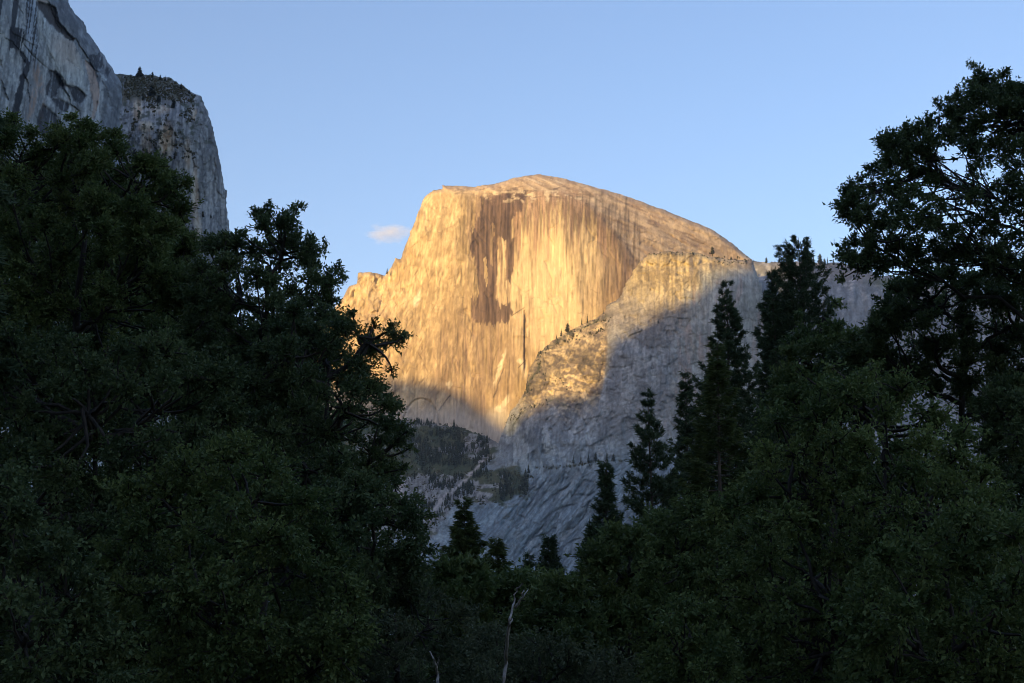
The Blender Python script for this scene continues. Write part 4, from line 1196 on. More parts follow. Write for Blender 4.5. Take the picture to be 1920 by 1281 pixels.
def conifer(kind, label, cat, px, pyt, D, R, seed, style='pine', crown_from=0.12, mat=None, lean=0.0, bark=None, group=None, dens=1.0, droop=0.0, hollow=0.0, trunk_open=False):
    """A conifer whose tip stands at (px, pyt) at depth D; R is the crown's greatest radius in metres."""
    rng = np.random.RandomState(seed)
    mat = mat or M_PINE; bark = bark or M_PBARK
    tip = at(px, pyt, D)
    H = tip[2]
    root = link(kind, None, label=label, category=cat)
    root.location = (tip[0] - lean * H, D, 0)
    if group:
        root['group'] = group
    n = 14
    t = np.linspace(0, 1, n)
    tp = np.stack([lean * H * t + 0.05 * np.sin(t * 9 + seed), 0.05 * np.cos(t * 7 + seed), H * t - 0.2 * (t == 0)], -1)
    tr = 0.009 * H * (1 - t) ** 0.85 + 0.012
    v, f = tubes([(tp, tr)], 8)
    link('trunk', make_mesh('trunk', v, f, [bark], smooth=True), root)
    paths, B, A, Ls, T = [], [], [], [], []
    z = crown_from * H
    while z < H * 0.985:
        q = (z / H - crown_from) / (1 - crown_from)
        if style == 'pine':
            prof = min(1, 0.55 + q * 1.6) * (1 - q) ** 1.0 * 1.2
            step = 0.42
        elif style == 'round':
            prof = min(1, 0.5 + 1.6 * q) * (1 - q ** 2.6) ** 0.7
            step = 0.45
        elif style == 'slim':
            prof = (1 - q) ** 1.0 * 1.05
            step = 0.36
        else:
            prof = (1 - q) ** 1.05 * 1.08
            step = 0.30
        nb = rng.randint(4, 7) if q < 0.93 else 3
        ph = rng.uniform(0, 6.28)
        for k in range(nb):
            if rng.uniform() < hollow:
                continue
            if trunk_open and 0.05 < q < 0.62 and math.sin(ph + k * 2 * math.pi / nb) < -0.55:
                continue
            L = max(0.22, R * prof * rng.uniform(0.55, 1.18))
            an = ph + k * 2 * math.pi / nb + rng.normal(0, 0.25)
            h = np.array([math.cos(an), math.sin(an), 0])
            rise = (0.05 + 0.75 * q ** 2 if style != 'round' else 0.25 + 0.6 * q) - droop * (1 - q) + rng.normal(0, 0.08)
            s_ = np.linspace(0, 1, 6)[:, None]
            c0 = np.array([lean * z, 0, z + rng.normal(0, 0.05)])
            bp = c0 + h * L * s_ + np.array([0, 0, 1.0]) * L * (rise * s_ + 0.22 * s_ ** 3 - 0.12 * s_ * (1 - s_) * 2)
            paths.append((bp, np.linspace(0.012 + 0.012 * L, 0.008, 6)))
            # side sprays with tufts
            nt = max(4, int((L / 0.26) * 3.3 * dens))
            st = rng.uniform(0.25, 1, nt) ** 0.8; st[0] = 1.0
            ii = st * 5; i0 = np.minimum(ii.astype(int), 4)
            pos = bp[i0] + (bp[i0 + 1] - bp[i0]) * (ii - i0)[:, None]
            side = np.cross(h, [0, 0, 1.0])
            sl = rng.uniform(-1, 1, nt) * 0.48 * L * (1 - 0.7 * st)
            pos = pos + side * sl[:, None] + h * np.abs(sl)[:, None] * 0.6 + rng.normal(0, 0.05, (nt, 3))
            nn = 16
            d = norm(h * 0.55 + side * np.sign(sl)[:, None] * 0.35 + [0, 0, 0.35 if style in ('pine', 'round') else 0.0])
            if style in ('pine', 'round', 'slim'):
                ax = norm(d[:, None] + rng.normal(0, 0.75, (nt, nn, 3)))
                ln = rng.uniform(0.16, 0.30, (nt, nn))
            else:
                ax = norm(d[:, None] * 1.1 + rng.normal(0, 0.5, (nt, nn, 3)) * [1, 1, 0.45] + [0, 0, -0.12])
                ln = rng.uniform(0.16, 0.32, (nt, nn))
            bs_ = pos[:, None] + rng.normal(0, 0.05, (nt, nn, 3))
            B.append(bs_.reshape(-1, 3)); A.append(ax.reshape(-1, 3)); Ls.append(ln.ravel())
            T.append((rng.normal(0.4, 0.15) + rng.normal(0, 0.15, (nt, nn))).ravel())
        z += step * rng.uniform(0.75, 1.25) * (0.55 + 0.45 * min(1, H / 15))
    v, f = tubes_multi(paths)
    link('branches', make_mesh('branches', v, f, [bark]), root, kind='stuff')
    B, A, Ls, T = map(np.concatenate, (B, A, Ls, T))
    n = len(B)
    sd_ = norm(np.cross(A, rng.normal(0, 1, (n, 3)))) * 0.030
    V = np.stack([B - sd_, B + sd_, B + A * Ls[:, None]], 1).reshape(-1, 3)
    k = np.arange(n)[:, None] * 3
    C = np.repeat(np.clip(T, 0, 1), 3)[:, None] * np.ones((1, 3))
    link('crown', make_mesh('crown', V, k + [0, 1, 2], [mat], C), root)
    COUNT[label] = n
    return root


# ------------------------------------------------------------------ trees on the left
broadleaf('oak_tree', 'tall dark broad-crowned oak standing before the streaked grey cliff', 'tree',
          [(-60, 215), (10, 222), (40, 255), (70, 250), (95, 238), (135, 232), (150, 243), (180, 228), (222, 262), (262, 285), (300, 305), (350, 330), (362, 380), (352, 440), (400, 500), (380, 640), (300, 760), (-60, 780)],
          34, 110, 34, 38, 0.088, 44, M_OAK, 1, thick=2.0, tips=((60, 252, 20), (160, 240, 24), (20, 235, 26), (300, 318, 24), (345, 345, 20), (135, 225, 14), (212, 255, 20)), limb_r=0.10)
broadleaf('oak_tree', 'dark oak with a pointed ragged top in the gap between cliff and sunlit dome', 'tree',
          [(360, 460), (400, 440), (440, 430), (470, 450), (465, 410), (490, 385), (520, 392), (545, 385), (565, 400), (558, 440), (590, 455), (600, 490), (635, 500), (636, 525), (640, 560), (648, 620), (630, 700), (560, 780), (420, 820), (330, 700)],
          31, 480, 31, 34, 0.080, 42, M_OAKD, 2, thick=1.8, tips=((560, 388, 12), (548, 396, 12), (610, 465, 12), (630, 505, 14), (480, 400, 16), (455, 440, 14), (425, 445, 14), (500, 392, 14), (585, 455, 14), (640, 520, 12)), limb_r=0.08)
broadleaf('oak_tree', 'dark oak whose leafy side reaches out before the foot of the sunlit dome', 'tree',
          [(520, 560), (600, 570), (640, 590), (690, 612), (730, 604), (764, 630), (750, 650), (700, 690), (715, 720), (740, 740), (760, 790), (772, 815), (745, 860), (740, 930), (700, 980), (600, 1000), (480, 980), (440, 800), (470, 640)],
          28, 590, 33, 36, 0.075, 42, M_OAKD, 3, thick=2.0, tips=((756, 632, 12), (735, 615, 14), (700, 612, 15), (662, 590, 8), (648, 596, 10), (762, 810, 14), (770, 840, 12), (755, 880, 12), (735, 695, 10), (745, 760, 14)), limb_r=0.09)
broadleaf('oak_tree', 'dark leafy tree low at the edge of the gap, left of the small pointed conifer', 'tree',
          [(600, 900), (690, 880), (745, 900), (770, 940), (800, 960), (806, 1010), (800, 1050), (790, 1120), (700, 1180), (560, 1190), (520, 1020)],
          24, 680, 36, 38, 0.085, 30, M_OAKD, 4, thick=1.6, tips=((798, 965, 14), (802, 1030, 14), (740, 905, 14), (780, 940, 12)), limb_r=0.07)
broadleaf('oak_tree', 'deep dark oak filling the lower left corner of the view', 'tree',
          [(-80, 640), (60, 600), (200, 640), (330, 620), (440, 700), (480, 820), (470, 960), (420, 1090), (300, 1200), (-80, 1230)],
          25, 150, 46, 54, 0.085, 26, M_OAKD, 5, thick=2.2, limb_r=0.10)
broadleaf('oak_tree', 'near dark tree with layered leafy boughs, before the lower left oak', 'tree',
          [(220, 900), (330, 850), (440, 800), (520, 860), (600, 930), (640, 1020), (680, 1120), (700, 1260), (640, 1330), (250, 1330), (180, 1150), (190, 980)],
          20, 430, 50, 50, 0.078, 32, M_OAK, 6, thick=1.8, limb_r=0.07)
broadleaf('oak_tree', 'nearest dark tree at the bottom left corner, crown cut by the frame', 'tree',
          [(-100, 900), (20, 880), (90, 930), (140, 1010), (190, 1090), (240, 1200), (260, 1330), (-100, 1330)],
          17, 40, 50, 52, 0.075, 34, M_OAKD, 7, thick=1.4, limb_r=0.06)
broadleaf('willow_shrub', 'grey-green willow thicket under the left oaks beside the small bare stem', 'shrub',
          [(590, 1120), (680, 1060), (760, 1080), (830, 1110), (900, 1130), (930, 1200), (940, 1330), (600, 1330), (560, 1200)],
          23, 760, 38, 40, 0.07, 34, M_WILLOW, 8, thick=1.4, limb_r=0.04, narrow=0.38)
broadleaf('oak_tree', 'low shadowed oak behind the near left trees, filling the gaps by the ground', 'tree',
          [(-60, 960), (200, 900), (480, 900), (700, 1010), (800, 1080), (820, 1180), (700, 1290), (-60, 1290)],
          38, 330, 50, 56, 0.24, 9, M_OAKD, 29, thick=1.6, layers=2, limb_r=0.08)
broadleaf('oak_tree', 'low shadowed oak behind the near right trees, filling the gaps by the ground', 'tree',
          [(1120, 1100), (1300, 1000), (1500, 840), (1700, 830), (1980, 1000), (1980, 1290), (1120, 1290)],
          38, 1600, 50, 56, 0.24, 9, M_OAKD, 30, thick=1.6, layers=2, limb_r=0.08)
broadleaf('willow_shrub', 'dark willow bush at the foot of the bleached dead stem', 'shrub',
          [(850, 1200), (930, 1170), (1010, 1200), (1100, 1210), (1200, 1230), (1210, 1340), (840, 1340)],
          21, 1010, 36, 34, 0.07, 34, M_WILLOW, 28, thick=1.0, limb_r=0.035, narrow=0.38)
# deeper wood behind the left trees
broadleaf('oak_tree', 'shadowed oak behind the tall left oaks, seen only through gaps', 'tree',
          [(-80, 330), (100, 300), (250, 330), (360, 460), (460, 560), (560, 640), (640, 720), (660, 900), (560, 1050), (-80, 1080)],
          42, 280, 62, 72, 0.26, 8, M_OAKD, 9, thick=2.2, layers=2, limb_r=0.12)

# ------------------------------------------------------------------ trees on the right
broadleaf('oak_tree', 'large open-crowned black oak high against the sky at the right edge', 'tree',
          [(2180, 330), (2120, 230), (2040, 190), (1980, 140), (1915, 150), (1895, 130), (1880, 165), (1850, 130), (1822, 112), (1810, 160), (1790, 185), (1752, 190), (1775, 230), (1730, 225), (1700, 250), (1645, 255), (1660, 300), (1610, 320), (1570, 385), (1590, 410), (1620, 440), (1580, 455), (1572, 505),
           (1625, 515), (1680, 510), (1760, 500), (1840, 520), (1980, 560), (2120, 560), (2200, 450)],
          30, 2080, 26, 24, 0.082, 38, M_OAKD, 11, thick=1.8, layers=2, tips=((1826, 122, 12), (1840, 140, 16), (1886, 140, 14), (1760, 195, 14), (1700, 240, 14), (1652, 262, 14), (1580, 385, 14), (1590, 360, 14), (1578, 490, 14), (1590, 455, 10), (1582, 520, 12), (1660, 270, 16), (1870, 170, 20), (1780, 190, 12)),
          limb_r=0.065, keep=0.35, gaps=((1790, 300, 34), (1775, 370, 22), (1800, 405, 24), (1745, 445, 20), (1870, 330, 16), (1600, 440, 14)))
broadleaf('oak_tree', 'dense dark oak below the open black oak, before the shaded ridge', 'tree',
          [(1600, 640), (1625, 600), (1655, 575), (1675, 530), (1705, 500), (1770, 485), (1850, 510), (1980, 540), (1980, 800), (1880, 820), (1800, 760), (1700, 740), (1600, 720), (1530, 660)],
          33, 1790, 32, 32, 0.095, 34, M_OAKD, 12, thick=2.0, tips=((1640, 590, 10), (1670, 540, 12)), gaps=((1690, 640, 26), (1650, 700, 22), (1840, 590, 24), (1780, 700, 20)))
broadleaf('oak_tree', 'dark tree at the right edge below the black oak, pale rock in its gaps', 'tree',
          [(1830, 740), (1880, 700), (1980, 700), (1980, 1000), (1900, 1010), (1850, 930), (1825, 830)],
          29, 1900, 31, 30, 0.085, 38, M_OAKD, 13, thick=1.4, limb_r=0.08)
broadleaf('oak_tree', 'mid-green oak crown rising in front of the round-topped pine', 'tree',
          [(1450, 660), (1490, 625), (1530, 595), (1570, 588), (1600, 615), (1650, 650), (1700, 720), (1680, 800), (1560, 830), (1440, 800)],
          36, 1570, 32, 36, 0.10, 34, M_OAK, 14, thick=1.6, tips=((1570, 572, 12), (1500, 595, 14)), limb_r=0.08)
broadleaf('oak_tree', 'broad fresh-green leafy tree filling the lower right, nearest on that side', 'tree',
          [(1400, 800), (1440, 740), (1500, 700), (1560, 690), (1640, 690), (1720, 720), (1800, 760), (1850, 850), (1900, 930), (1960, 1000), (1980, 1120), (1980, 1330), (1380, 1330), (1360, 1100), (1390, 930)],
          21, 1650, 44, 44, 0.072, 34, M_MAPLE, 15, thick=2.2, layers=2, limb_r=0.09, tips=((1500, 700, 22), (1560, 690, 20), (1640, 690, 20)))
broadleaf('oak_tree', 'near dark leafy tree in the bottom right corner before the fresh-green tree', 'tree',
          [(1620, 1040), (1720, 960), (1830, 940), (1980, 980), (1980, 1340), (1560, 1340), (1570, 1150)],
          17, 1800, 46, 48, 0.075, 34, M_OAK, 16, thick=1.4, limb_r=0.06)
broadleaf('maple_tree', 'rounded light-green broadleaf under the tall pines, right of the gap', 'tree',
          [(1210, 1000), (1260, 950), (1330, 930), (1400, 900), (1450, 900), (1480, 1000), (1470, 1160), (1400, 1280), (1230, 1300), (1180, 1150)],
          27, 1330, 36, 38, 0.09, 30, M_MAPLE, 17, thick=1.6, limb_r=0.07)
broadleaf('maple_tree', 'dim leafy tree between the slim spire pine and the light-green broadleaf', 'tree',
          [(1080, 1060), (1110, 1010), (1160, 975), (1230, 960), (1290, 1000), (1300, 1120), (1290, 1280), (1100, 1300), (1060, 1180)],
          33, 1180, 36, 38, 0.11, 26, M_OAK, 18, thick=1.6, limb_r=0.07)
broadleaf('maple_tree', 'low dark green tree right of the bleached dead stem', 'tree',
          [(960, 1130), (1010, 1090), (1080, 1085), (1130, 1120), (1150, 1200), (1140, 1330), (960, 1330), (940, 1220)],
          28, 1050, 34, 36, 0.095, 30, M_OAK, 19, thick=1.4, limb_r=0.05)
broadleaf('maple_tree', 'yellowish-green sapling at the bottom edge, right of the gap', 'shrub',
          [(1230, 1150), (1270, 1110), (1330, 1120), (1370, 1180), (1380, 1330), (1200, 1330)],
          18, 1290, 32, 32, 0.065, 44, M_MAPLE, 20, thick=0.9, limb_r=0.035)
broadleaf('oak_tree', 'green broadleaf tree below the pointed cedar in the centre of the gap', 'tree',
          [(800, 1090), (820, 1066), (870, 1060), (930, 1064), (985, 1070), (1000, 1110), (1000, 1230), (960, 1300), (820, 1300), (790, 1180)],
          46, 900, 36, 38, 0.17, 22, M_OAK, 21, thick=2.0, limb_r=0.09)
broadleaf('oak_tree', 'thin-topped green tree between the small round conifer and the far pine', 'tree',
          [(975, 1085), (1000, 1068), (1030, 1078), (1090, 1078), (1110, 1110), (1100, 1240), (980, 1260), (960, 1150)],
          50, 1040, 32, 34, 0.17, 22, M_OAK, 22, thick=1.6, limb_r=0.08)

# ------------------------------------------------------------------ conifers
conifer('pine_tree', 'tall full pine with a sharp top left of the round-topped pine', 'pine', 1360, 522, 78, 3.9, 31, 'pine', 0.10, dens=1.2)
conifer('pine_tree', 'tallest pine with a rounded bushy top against the skyline', 'pine', 1497, 445, 86, 3.2, 32, 'round', 0.15, dens=1.35, hollow=0.0)
conifer('pine_tree', 'thin-topped pine squeezed between the full pine and the round-topped pine', 'pine', 1447, 500, 84, 3.3, 33, 'slim', 0.12, dens=1.25)
conifer('pine_tree', 'open-branched dark pine at the right edge of the shaded rock', 'pine', 1216, 727, 72, 2.6, 34, 'pine', 0.06, dens=1.15, hollow=0.15)
conifer('pine_tree', 'short ragged pine between the open-branched pine and the full pine', 'pine', 1286, 692, 76, 3.0, 35, 'slim', 0.08, dens=1.1, hollow=0.12)
conifer('pine_tree', 'slim spire-shaped pine alone before the shaded rock slabs', 'pine', 1136, 868, 66, 1.7, 36, 'slim', 0.05, dens=1.3)
conifer('cedar_tree', 'yellow-green cedar with a visible reddish trunk before the full pine', 'cedar', 1343, 640, 62, 2.9, 37, 'cedar', 0.10, M_CEDAR, dens=1.15, droop=0.25, trunk_open=True)
conifer('cedar_tree', 'small pointed cedar standing highest in the centre of the gap', 'cedar', 870, 938, 70, 2.3, 38, 'cedar', 0.08, M_CEDAR, dens=1.5, droop=0.05)
conifer('cedar_tree', 'small blunt cedar between the pointed cedar and the far pine', 'cedar', 932, 1008, 68, 1.9, 39, 'cedar', 0.08, M_CEDAR, dens=1.3, droop=0.05)
conifer('pine_tree', 'small narrow pine at the right of the three in the centre gap', 'pine', 1030, 1008, 72, 1.8, 40, 'slim', 0.05, dens=1.2)
conifer('pine_tree', 'sparse small pine with spread branches between two small conifers', 'pine', 994, 1038, 80, 1.8, 41, 'pine', 0.05, dens=0.7, hollow=0.35)
conifer('pine_tree', 'pine behind the slim spire, its top level with the spire\'s middle', 'pine', 1112, 985, 60, 1.7, 42, 'slim', 0.05, dens=1.2)
conifer('pine_tree', 'huge near pine at the left edge with needles hanging into the view', 'pine', -62, -420, 24, 1.35, 43, 'slim', 0.38, dens=1.5, droop=0.5)

print('foliage', sum(COUNT.values()), {k[:25]: v for k, v in COUNT.items()})


# ------------------------------------------------------------------ bare stems
def stem(kind, label, cat, lines, D, seed):
    rng = np.random.RandomState(seed)
    b = at(lines[0][0][0], 1200, D); b[2] = 0
    root = link(kind, None, label=label, category=cat)
    root.location = b
    for i, (pts, r0, r1) in enumerate([(l[:-2], l[-2], l[-1]) for l in lines]):
        w = np.array([at(x, y, D + 0.25 * math.sin(k_ * 1.7 + i)) for k_, (x, y) in enumerate(pts)]) - b
        if i == 0:
            w = np.concatenate([[[w[0, 0], w[0, 1], -0.2]], w])
        t = np.linspace(0, 1, len(w)); tt = np.linspace(0, 1, len(w) * 4)
        w = np.stack([np.interp(tt, t, w[:, a]) for a in range(3)], 1)
        w[1:-1] += rng.normal(0, 0.004, (len(w) - 2, 3))
        v, f = tubes([(w, np.linspace(r0, r1, len(w)) * rng.uniform(0.85, 1.15, len(w)))], 7)
        link('trunk' if i == 0 else 'branch', make_mesh('stem', v, f, [M_DEAD], smooth=True), root)


stem('dead_tree', 'tall bleached dead stem forked at the top, in the bottom centre', 'dead tree',
     [[(944, 1290), (948, 1245), (951, 1200), (955, 1165), (963, 1135), (968, 1105), (980, 1094), 0.024, 0.006],
      [(950, 1215), (953, 1190), (956, 1172), (960, 1160), 0.016, 0.006],
      [(967, 1138), (974, 1128), (982, 1118), (990, 1106), 0.016, 0.005],
      [(981, 1120), (979, 1112), (983, 1106), 0.007, 0.003]], 15, 51)
stem('dead_sapling', 'short forked bare stem left of the tall bleached dead stem', 'dead sapling',
     [[(822, 1290), (820, 1262), (818, 1250), (813, 1236), (806, 1222), 0.018, 0.005],
      [(818, 1250), (822, 1242), (824, 1230), 0.009, 0.004]], 14, 52)

# ------------------------------------------------------------------ small far conifers, each a tree on its ledge
def far_conifer_mesh(seed, slim=0.17, tiers=9, mat=None, wide=False):
    """Unit-height conifer: trunk plus ragged tiers of boughs."""
    rng = np.random.RandomState(seed)
    v, f = tubes([(np.array([[0, 0, -0.08], [0, 0, 0.5], [0, 0, 0.97]]), np.array([0.018, 0.012, 0.004]))], 5)
    V, F3 = [v], []
    off = len(v)
    for k in range(tiers):
        q = (k + 0.2) / tiers
        z = 0.12 + 0.86 * q
        R = slim * ((1 - q) ** 0.8 if not wide else (1 - q ** 2) ** 0.6) * rng.uniform(0.75, 1.2)
        for m in range(9):
            a = rng.uniform(0, 6.28)
            r = R * rng.uniform(0.6, 1.25)
            d = np.array([math.cos(a), math.sin(a), 0]); s_ = np.array([-math.sin(a), math.cos(a), 0])
            dz = rng.uniform(-0.05, 0.01)
            w = r * 0.5
            zz = z + rng.uniform(-0.03, 0.03)
            p = np.array([[0, 0, zz + 0.055], d * r * 0.6 + s_ * w + [0, 0, zz + dz * 0.5], d * r + [0, 0, zz + dz], d * r * 0.6 - s_ * w + [0, 0, zz + dz * 0.5], [0, 0, zz - 0.02]])
            V.append(p)
            F3 += [[off, off + 1, off + 2], [off, off + 2, off + 3], [off + 4, off + 2, off + 1], [off + 4, off + 3, off + 2]]
            off += 5
    V = np.concatenate(V)
    C = rng.uniform(0.1, 0.9, (len(V), 1)) * np.ones((1, 3))
    mi = np.concatenate([np.ones(len(f)), np.zeros(len(F3))])
    return make_mesh('conifer', V, [f, np.array(F3)], [mat or M_FARTREE, M_PBARK], C, mat_idx=mi)


far_protos = [far_conifer_mesh(60 + k, (0.15, 0.2, 0.17, 0.26, 0.40)[k], (9, 9, 9, 9, 8)[k], wide=(k == 3)) for k in range(5)]
rngf = np.random.RandomState(77)


def far_tree(px, py, hpx, label, surf=None, D=None, group=None, proto=0, kind='pine_tree', sink=1.0):
    p = surf(px, py) if surf is not None else at(px, py, D)
    h = hpx * p[1] / FOC
    o = link(kind, far_protos[proto])
    o.location = (p[0], p[1] - 1.0, p[2] - sink)
    o.scale = (h, h, h)
    o.rotation_euler = (0, 0, rngf.uniform(0, 6.28))
    o['label'] = label; o['category'] = 'conifer'
    if group:
        o['group'] = group
    return o


# on the sunlit ledge
for (x, y, h, pr, lb) in ((1064, 622, 20, 3, 'broad dark pine, larger of the pair standing on the sunlit ledge'),
                          (1052, 628, 17, 1, 'narrow dark pine just left of the broad pine on the sunlit ledge'),
                          (1090, 608, 16, 0, 'brownish slim pine on the sunlit ledge midway to its upper end'),
                          (1101, 604, 20, 0, 'tallest brownish slim pine near the upper end of the sunlit ledge'),
                          (1043, 634, 10, 1, 'tiny pine at the left of the row on the sunlit ledge'),
                          (1025, 650, 8, 1, 'tiny pine low on the sunlit ledge, apart from the others'),
                          (1013, 662, 8, 3, 'round bush-like pine lowest on the sunlit ledge'),
                          (1130, 586, 12, 0, 'thin snag-like pine at the top end of the sunlit ledge')):
    far_tree(x, y + 2, h, lb, surf_butt, proto=pr)
far_tree(1233, 606, 9, 'lone small conifer on the bare rock face below the bright crest', surf_butt, proto=1)
# on the shaded ledge above the slabs
for (x, y, h, pr, lb) in ((1075, 866, 17, 1, 'conifer at the left end of the row on the shaded slab ledge'),
                          (1089, 865, 17, 0, 'slim dark conifer second from the left on the shaded slab ledge'),
                          (1103, 864, 20, 1, 'bluish conifer third from the left on the shaded slab ledge'),
                          (1117, 862, 18, 3, 'rounded conifer fourth from the left on the shaded slab ledge'),
                          (1137, 862, 22, 1, 'tallest conifer on the shaded slab ledge, behind the spire pine'),
                          (1150, 862, 16, 3, 'rounded conifer at the right end of the shaded slab ledge')):
    far_tree(x, y + 3, h, lb, surf_butt, proto=pr)
# on the skyline behind the pines
for k, (x, y, h, pr) in enumerate(((1413, 489, 6, 3), (1437, 492, 14, 3), (1446, 491, 6, 1), (1453, 491, 7, 1), (1459, 491, 8, 1), (1520, 494, 16, 0), (1526, 494, 22, 0), (1538, 494, 24, 3), (1546, 494, 14, 3), (1552, 494, 17, 0), (1563, 495, 12, 3), (1277, 428 - 8, 4, 3))):
    lb = ('tiny conifer on the skyline at the right foot of the dome', 'round-crowned pine standing clear on the skyline right of the dome', 'smallest conifer right of the round-crowned skyline pine', 'small pine in the middle of the skyline row right of the dome', 'pine at the right end of the row beside the round-crowned skyline pine',
          'thin bare-looking pine on the skyline just right of the round-topped pine', 'tall thin pine on the skyline right of the round-topped pine', 'tall bushy-headed pine on the skyline between the round-topped pine and the black oak', 'short pine right of the tall bushy-headed skyline pine', 'slender pine on the skyline near the black oak', 'last low pine on the skyline before the black oak leaves', 'speck of a conifer on the smooth right shoulder of the dome')[k]
    far_tree(x, y + 3, h, lb, D=4290 if k < 11 else 4500, proto=pr)
for (x, y, h, pr, lb) in ((1335, 474, 17, 3, 'leaning dark conifer on the crest under the dome shoulder'),
                          (1370, 482, 8, 3, 'small round conifer on the crest right of the leaning one'),
                          (1316, 476, 5, 3, 'low conifer on the crest left of the leaning one'),
                          (1396, 488, 6, 1, 'last small conifer on the crest before the skyline dips')):
    far_tree(x, y + 3, h, lb, surf_butt, proto=pr)
far_tree(726, 514, 13, 'single dark conifer in the notch of the dome\'s left shoulder', D=4290, proto=1)
# on the headland cliff
for (x, y, h, pr, lb) in ((262, 142, 25, 4, 'tallest pine on the top of the headland cliff, broad-skirted'),
                          (285, 144, 14, 3, 'low rounded pine right of the tallest on the headland top'),
                          (300, 148, 13, 4, 'small pointed pine on the headland top, left of the rock knob'),
                          (309, 150, 13, 1, 'small pointed pine next to the rock knob on the headland top'),
                          (245, 144, 9, 3, 'bush-like pine at the left end of the headland top'),
                          (340, 164, 13, 3, 'low pine on the sloping right shoulder of the headland top'),
                          (354, 173, 10, 3, 'last low pine at the outer edge of the headland top'),
                          (268, 186, 26, 0, 'thin pale-trunked pine on the brown slope of the headland'),
                          (284, 180, 28, 3, 'bushy pine in the middle of the headland slope'),
                          (298, 190, 18, 3, 'rounded pine low on the headland slope'),
                          (325, 200, 22, 3, 'rounded dark pine at the lip of the headland slope'),
                          (275, 290, 24, 1, 'dark pine against the tan panels of the headland cliff'),
                          (327, 296, 24, 0, 'slim pine on the cliff right of the tan panels'),
                          (252, 292, 18, 3, 'bushy pine left of the tan panels, above the oak leaves'),
                          (380, 404, 14, 3, 'dark bush-like pine low on the headland cliff face'),
                          (395, 406, 9, 3, 'smaller bush-like pine beside it, near the cliff\'s outer edge')):
    far_tree(x, y + 2, h, lb, surf_c2, proto=pr)
for k in range(4):
    pass


# ------------------------------------------------------------------ woods and scrub too small to count
def scatter_mesh(name, pts, hts, mesh_src, mat, squash=1.0, seed=5):
    rng = np.random.RandomState(seed)
    n = len(mesh_src.vertices)
    co = np.zeros(n * 3, np.float32); mesh_src.vertices.foreach_get('co', co); co = co.reshape(-1, 3)
    keep = [p.vertices[:] for p in mesh_src.polygons if len(p.vertices) == 3]
    F = np.array(keep)
    a = rng.uniform(0, 6.28, len(pts)); ca, sa = np.cos(a), np.sin(a)
    x = co[None, :, 0] * ca[:, None] - co[None, :, 1] * sa[:, None]
    y = co[None, :, 0] * sa[:, None] + co[None, :, 1] * ca[:, None]
    z = np.repeat(co[None, :, 2], len(pts), 0) * squash
    V = np.stack([x, y, z], -1) * hts[:, None, None] + pts[:, None]
    FF = (F[None] + (np.arange(len(pts)) * n)[:, None, None]).reshape(-1, 3)
    C = np.repeat(np.clip(rng.normal(0.4, 0.25, len(pts)), 0, 1), n)[:, None] * np.ones((1, 3))
    return make_mesh(name, V.reshape(-1, 3), FF, [mat], C)


def bush_mesh(seed, r=0.5):
    """Small lumpy bush, about 30 faces."""
    rng = np.random.RandomState(seed)
    V = [[0, 0, 1.0]]
    for z, q in ((0.75, 0.7), (0.35, 1.0), (-0.05, 0.8)):
        for k in range(5):
            a = (k + 0.5 * (z < 0.5)) / 5 * 6.283
            m = q * r * rng.uniform(0.6, 1.3)
            V.append([m * math.cos(a), m * math.sin(a), z + rng.uniform(-0.12, 0.12)])
    F = [[0, 1 + k, 1 + (k + 1) % 5] for k in range(5)]
    for a in (1, 6):
        for k in range(5):
            F += [[a + k, a + 5 + k, a + 5 + (k + 1) % 5], [a + k, a + 5 + (k + 1) % 5, a + (k + 1) % 5]]
    V = np.array(V)
    return make_mesh('bush', V, np.array(F), [M_SCRUB], rng.uniform(0.2, 0.8, (len(V), 1)) * np.ones((1, 3)))


def spire_mesh(seed):
    """Small ragged conifer, about 30 faces."""
    rng = np.random.RandomState(seed)
    V, F = [], []
    for z0, z1, r in ((0.02, 0.5, 0.19), (0.3, 0.78, 0.14), (0.6, 1.0, 0.08)):
        b = len(V); V.append([0, 0, z1])
        for k in range(5):
            a = k / 5 * 6.283 + rng.uniform(-0.3, 0.3)
            V.append([r * rng.uniform(0.6, 1.3) * math.cos(a), r * rng.uniform(0.6, 1.3) * math.sin(a), z0 + rng.uniform(-0.04, 0.06)])
        V.append([0, 0, z0 + 0.1])
        F += [[b, b + 1 + k, b + 1 + (k + 1) % 5] for k in range(5)] + [[b + 6, b + 1 + (k + 1) % 5, b + 1 + k] for k in range(5)]
    V = np.array(V)
    return make_mesh('spire', V, np.array(F), [M_FARTREE], rng.uniform(0.2, 0.8, (len(V), 1)) * np.ones((1, 3)))


small = spire_mesh(90)
small_w = bush_mesh(91)
rr = np.random.RandomState(9)
cx = rr.uniform(715, 990, 8000); cy = rr.uniform(785, 1000, 8000)
d_ = fbm(cx / 22, cy / 14, 4, 150) + 0.35 * blob(cx, cy, 790, 845, 90, 26, 0.6) - 0.3 * (cy > 915) + 0.7 * blob(cx, cy, 905, 868, 16, 34, 0.4, 0.6) + 0.5 * blob(cx, cy, 835, 930, 50, 20, 0.5, -0.6) + 0.45 * blob(cx, cy, 955, 925, 40, 14, 0.5)
inside = sdist(cx, cy, slope_mask_poly) > 1
gul = np.abs(cx - np.interp(cy, [850, 865, 880, 905, 935, 960, 985], [925, 905, 893, 868, 828, 814, 800])) > 8
kx = inside & gul & (d_ > 0.0)
P3 = surf_butt(cx[kx], cy[kx])
hh = rr.uniform(5, 18, kx.sum()) * np.where(rr.uniform(0, 1, kx.sum()) < 0.08, 1.6, 1.0) * (0.6 + 0.6 * (d_[kx] > 0.25))
link('woods', scatter_mesh('woods', P3 - [0, 0, 1.5], hh, small, M_FARTREE), kind='stuff', label='dark conifer wood on the shaded slope under the dome')
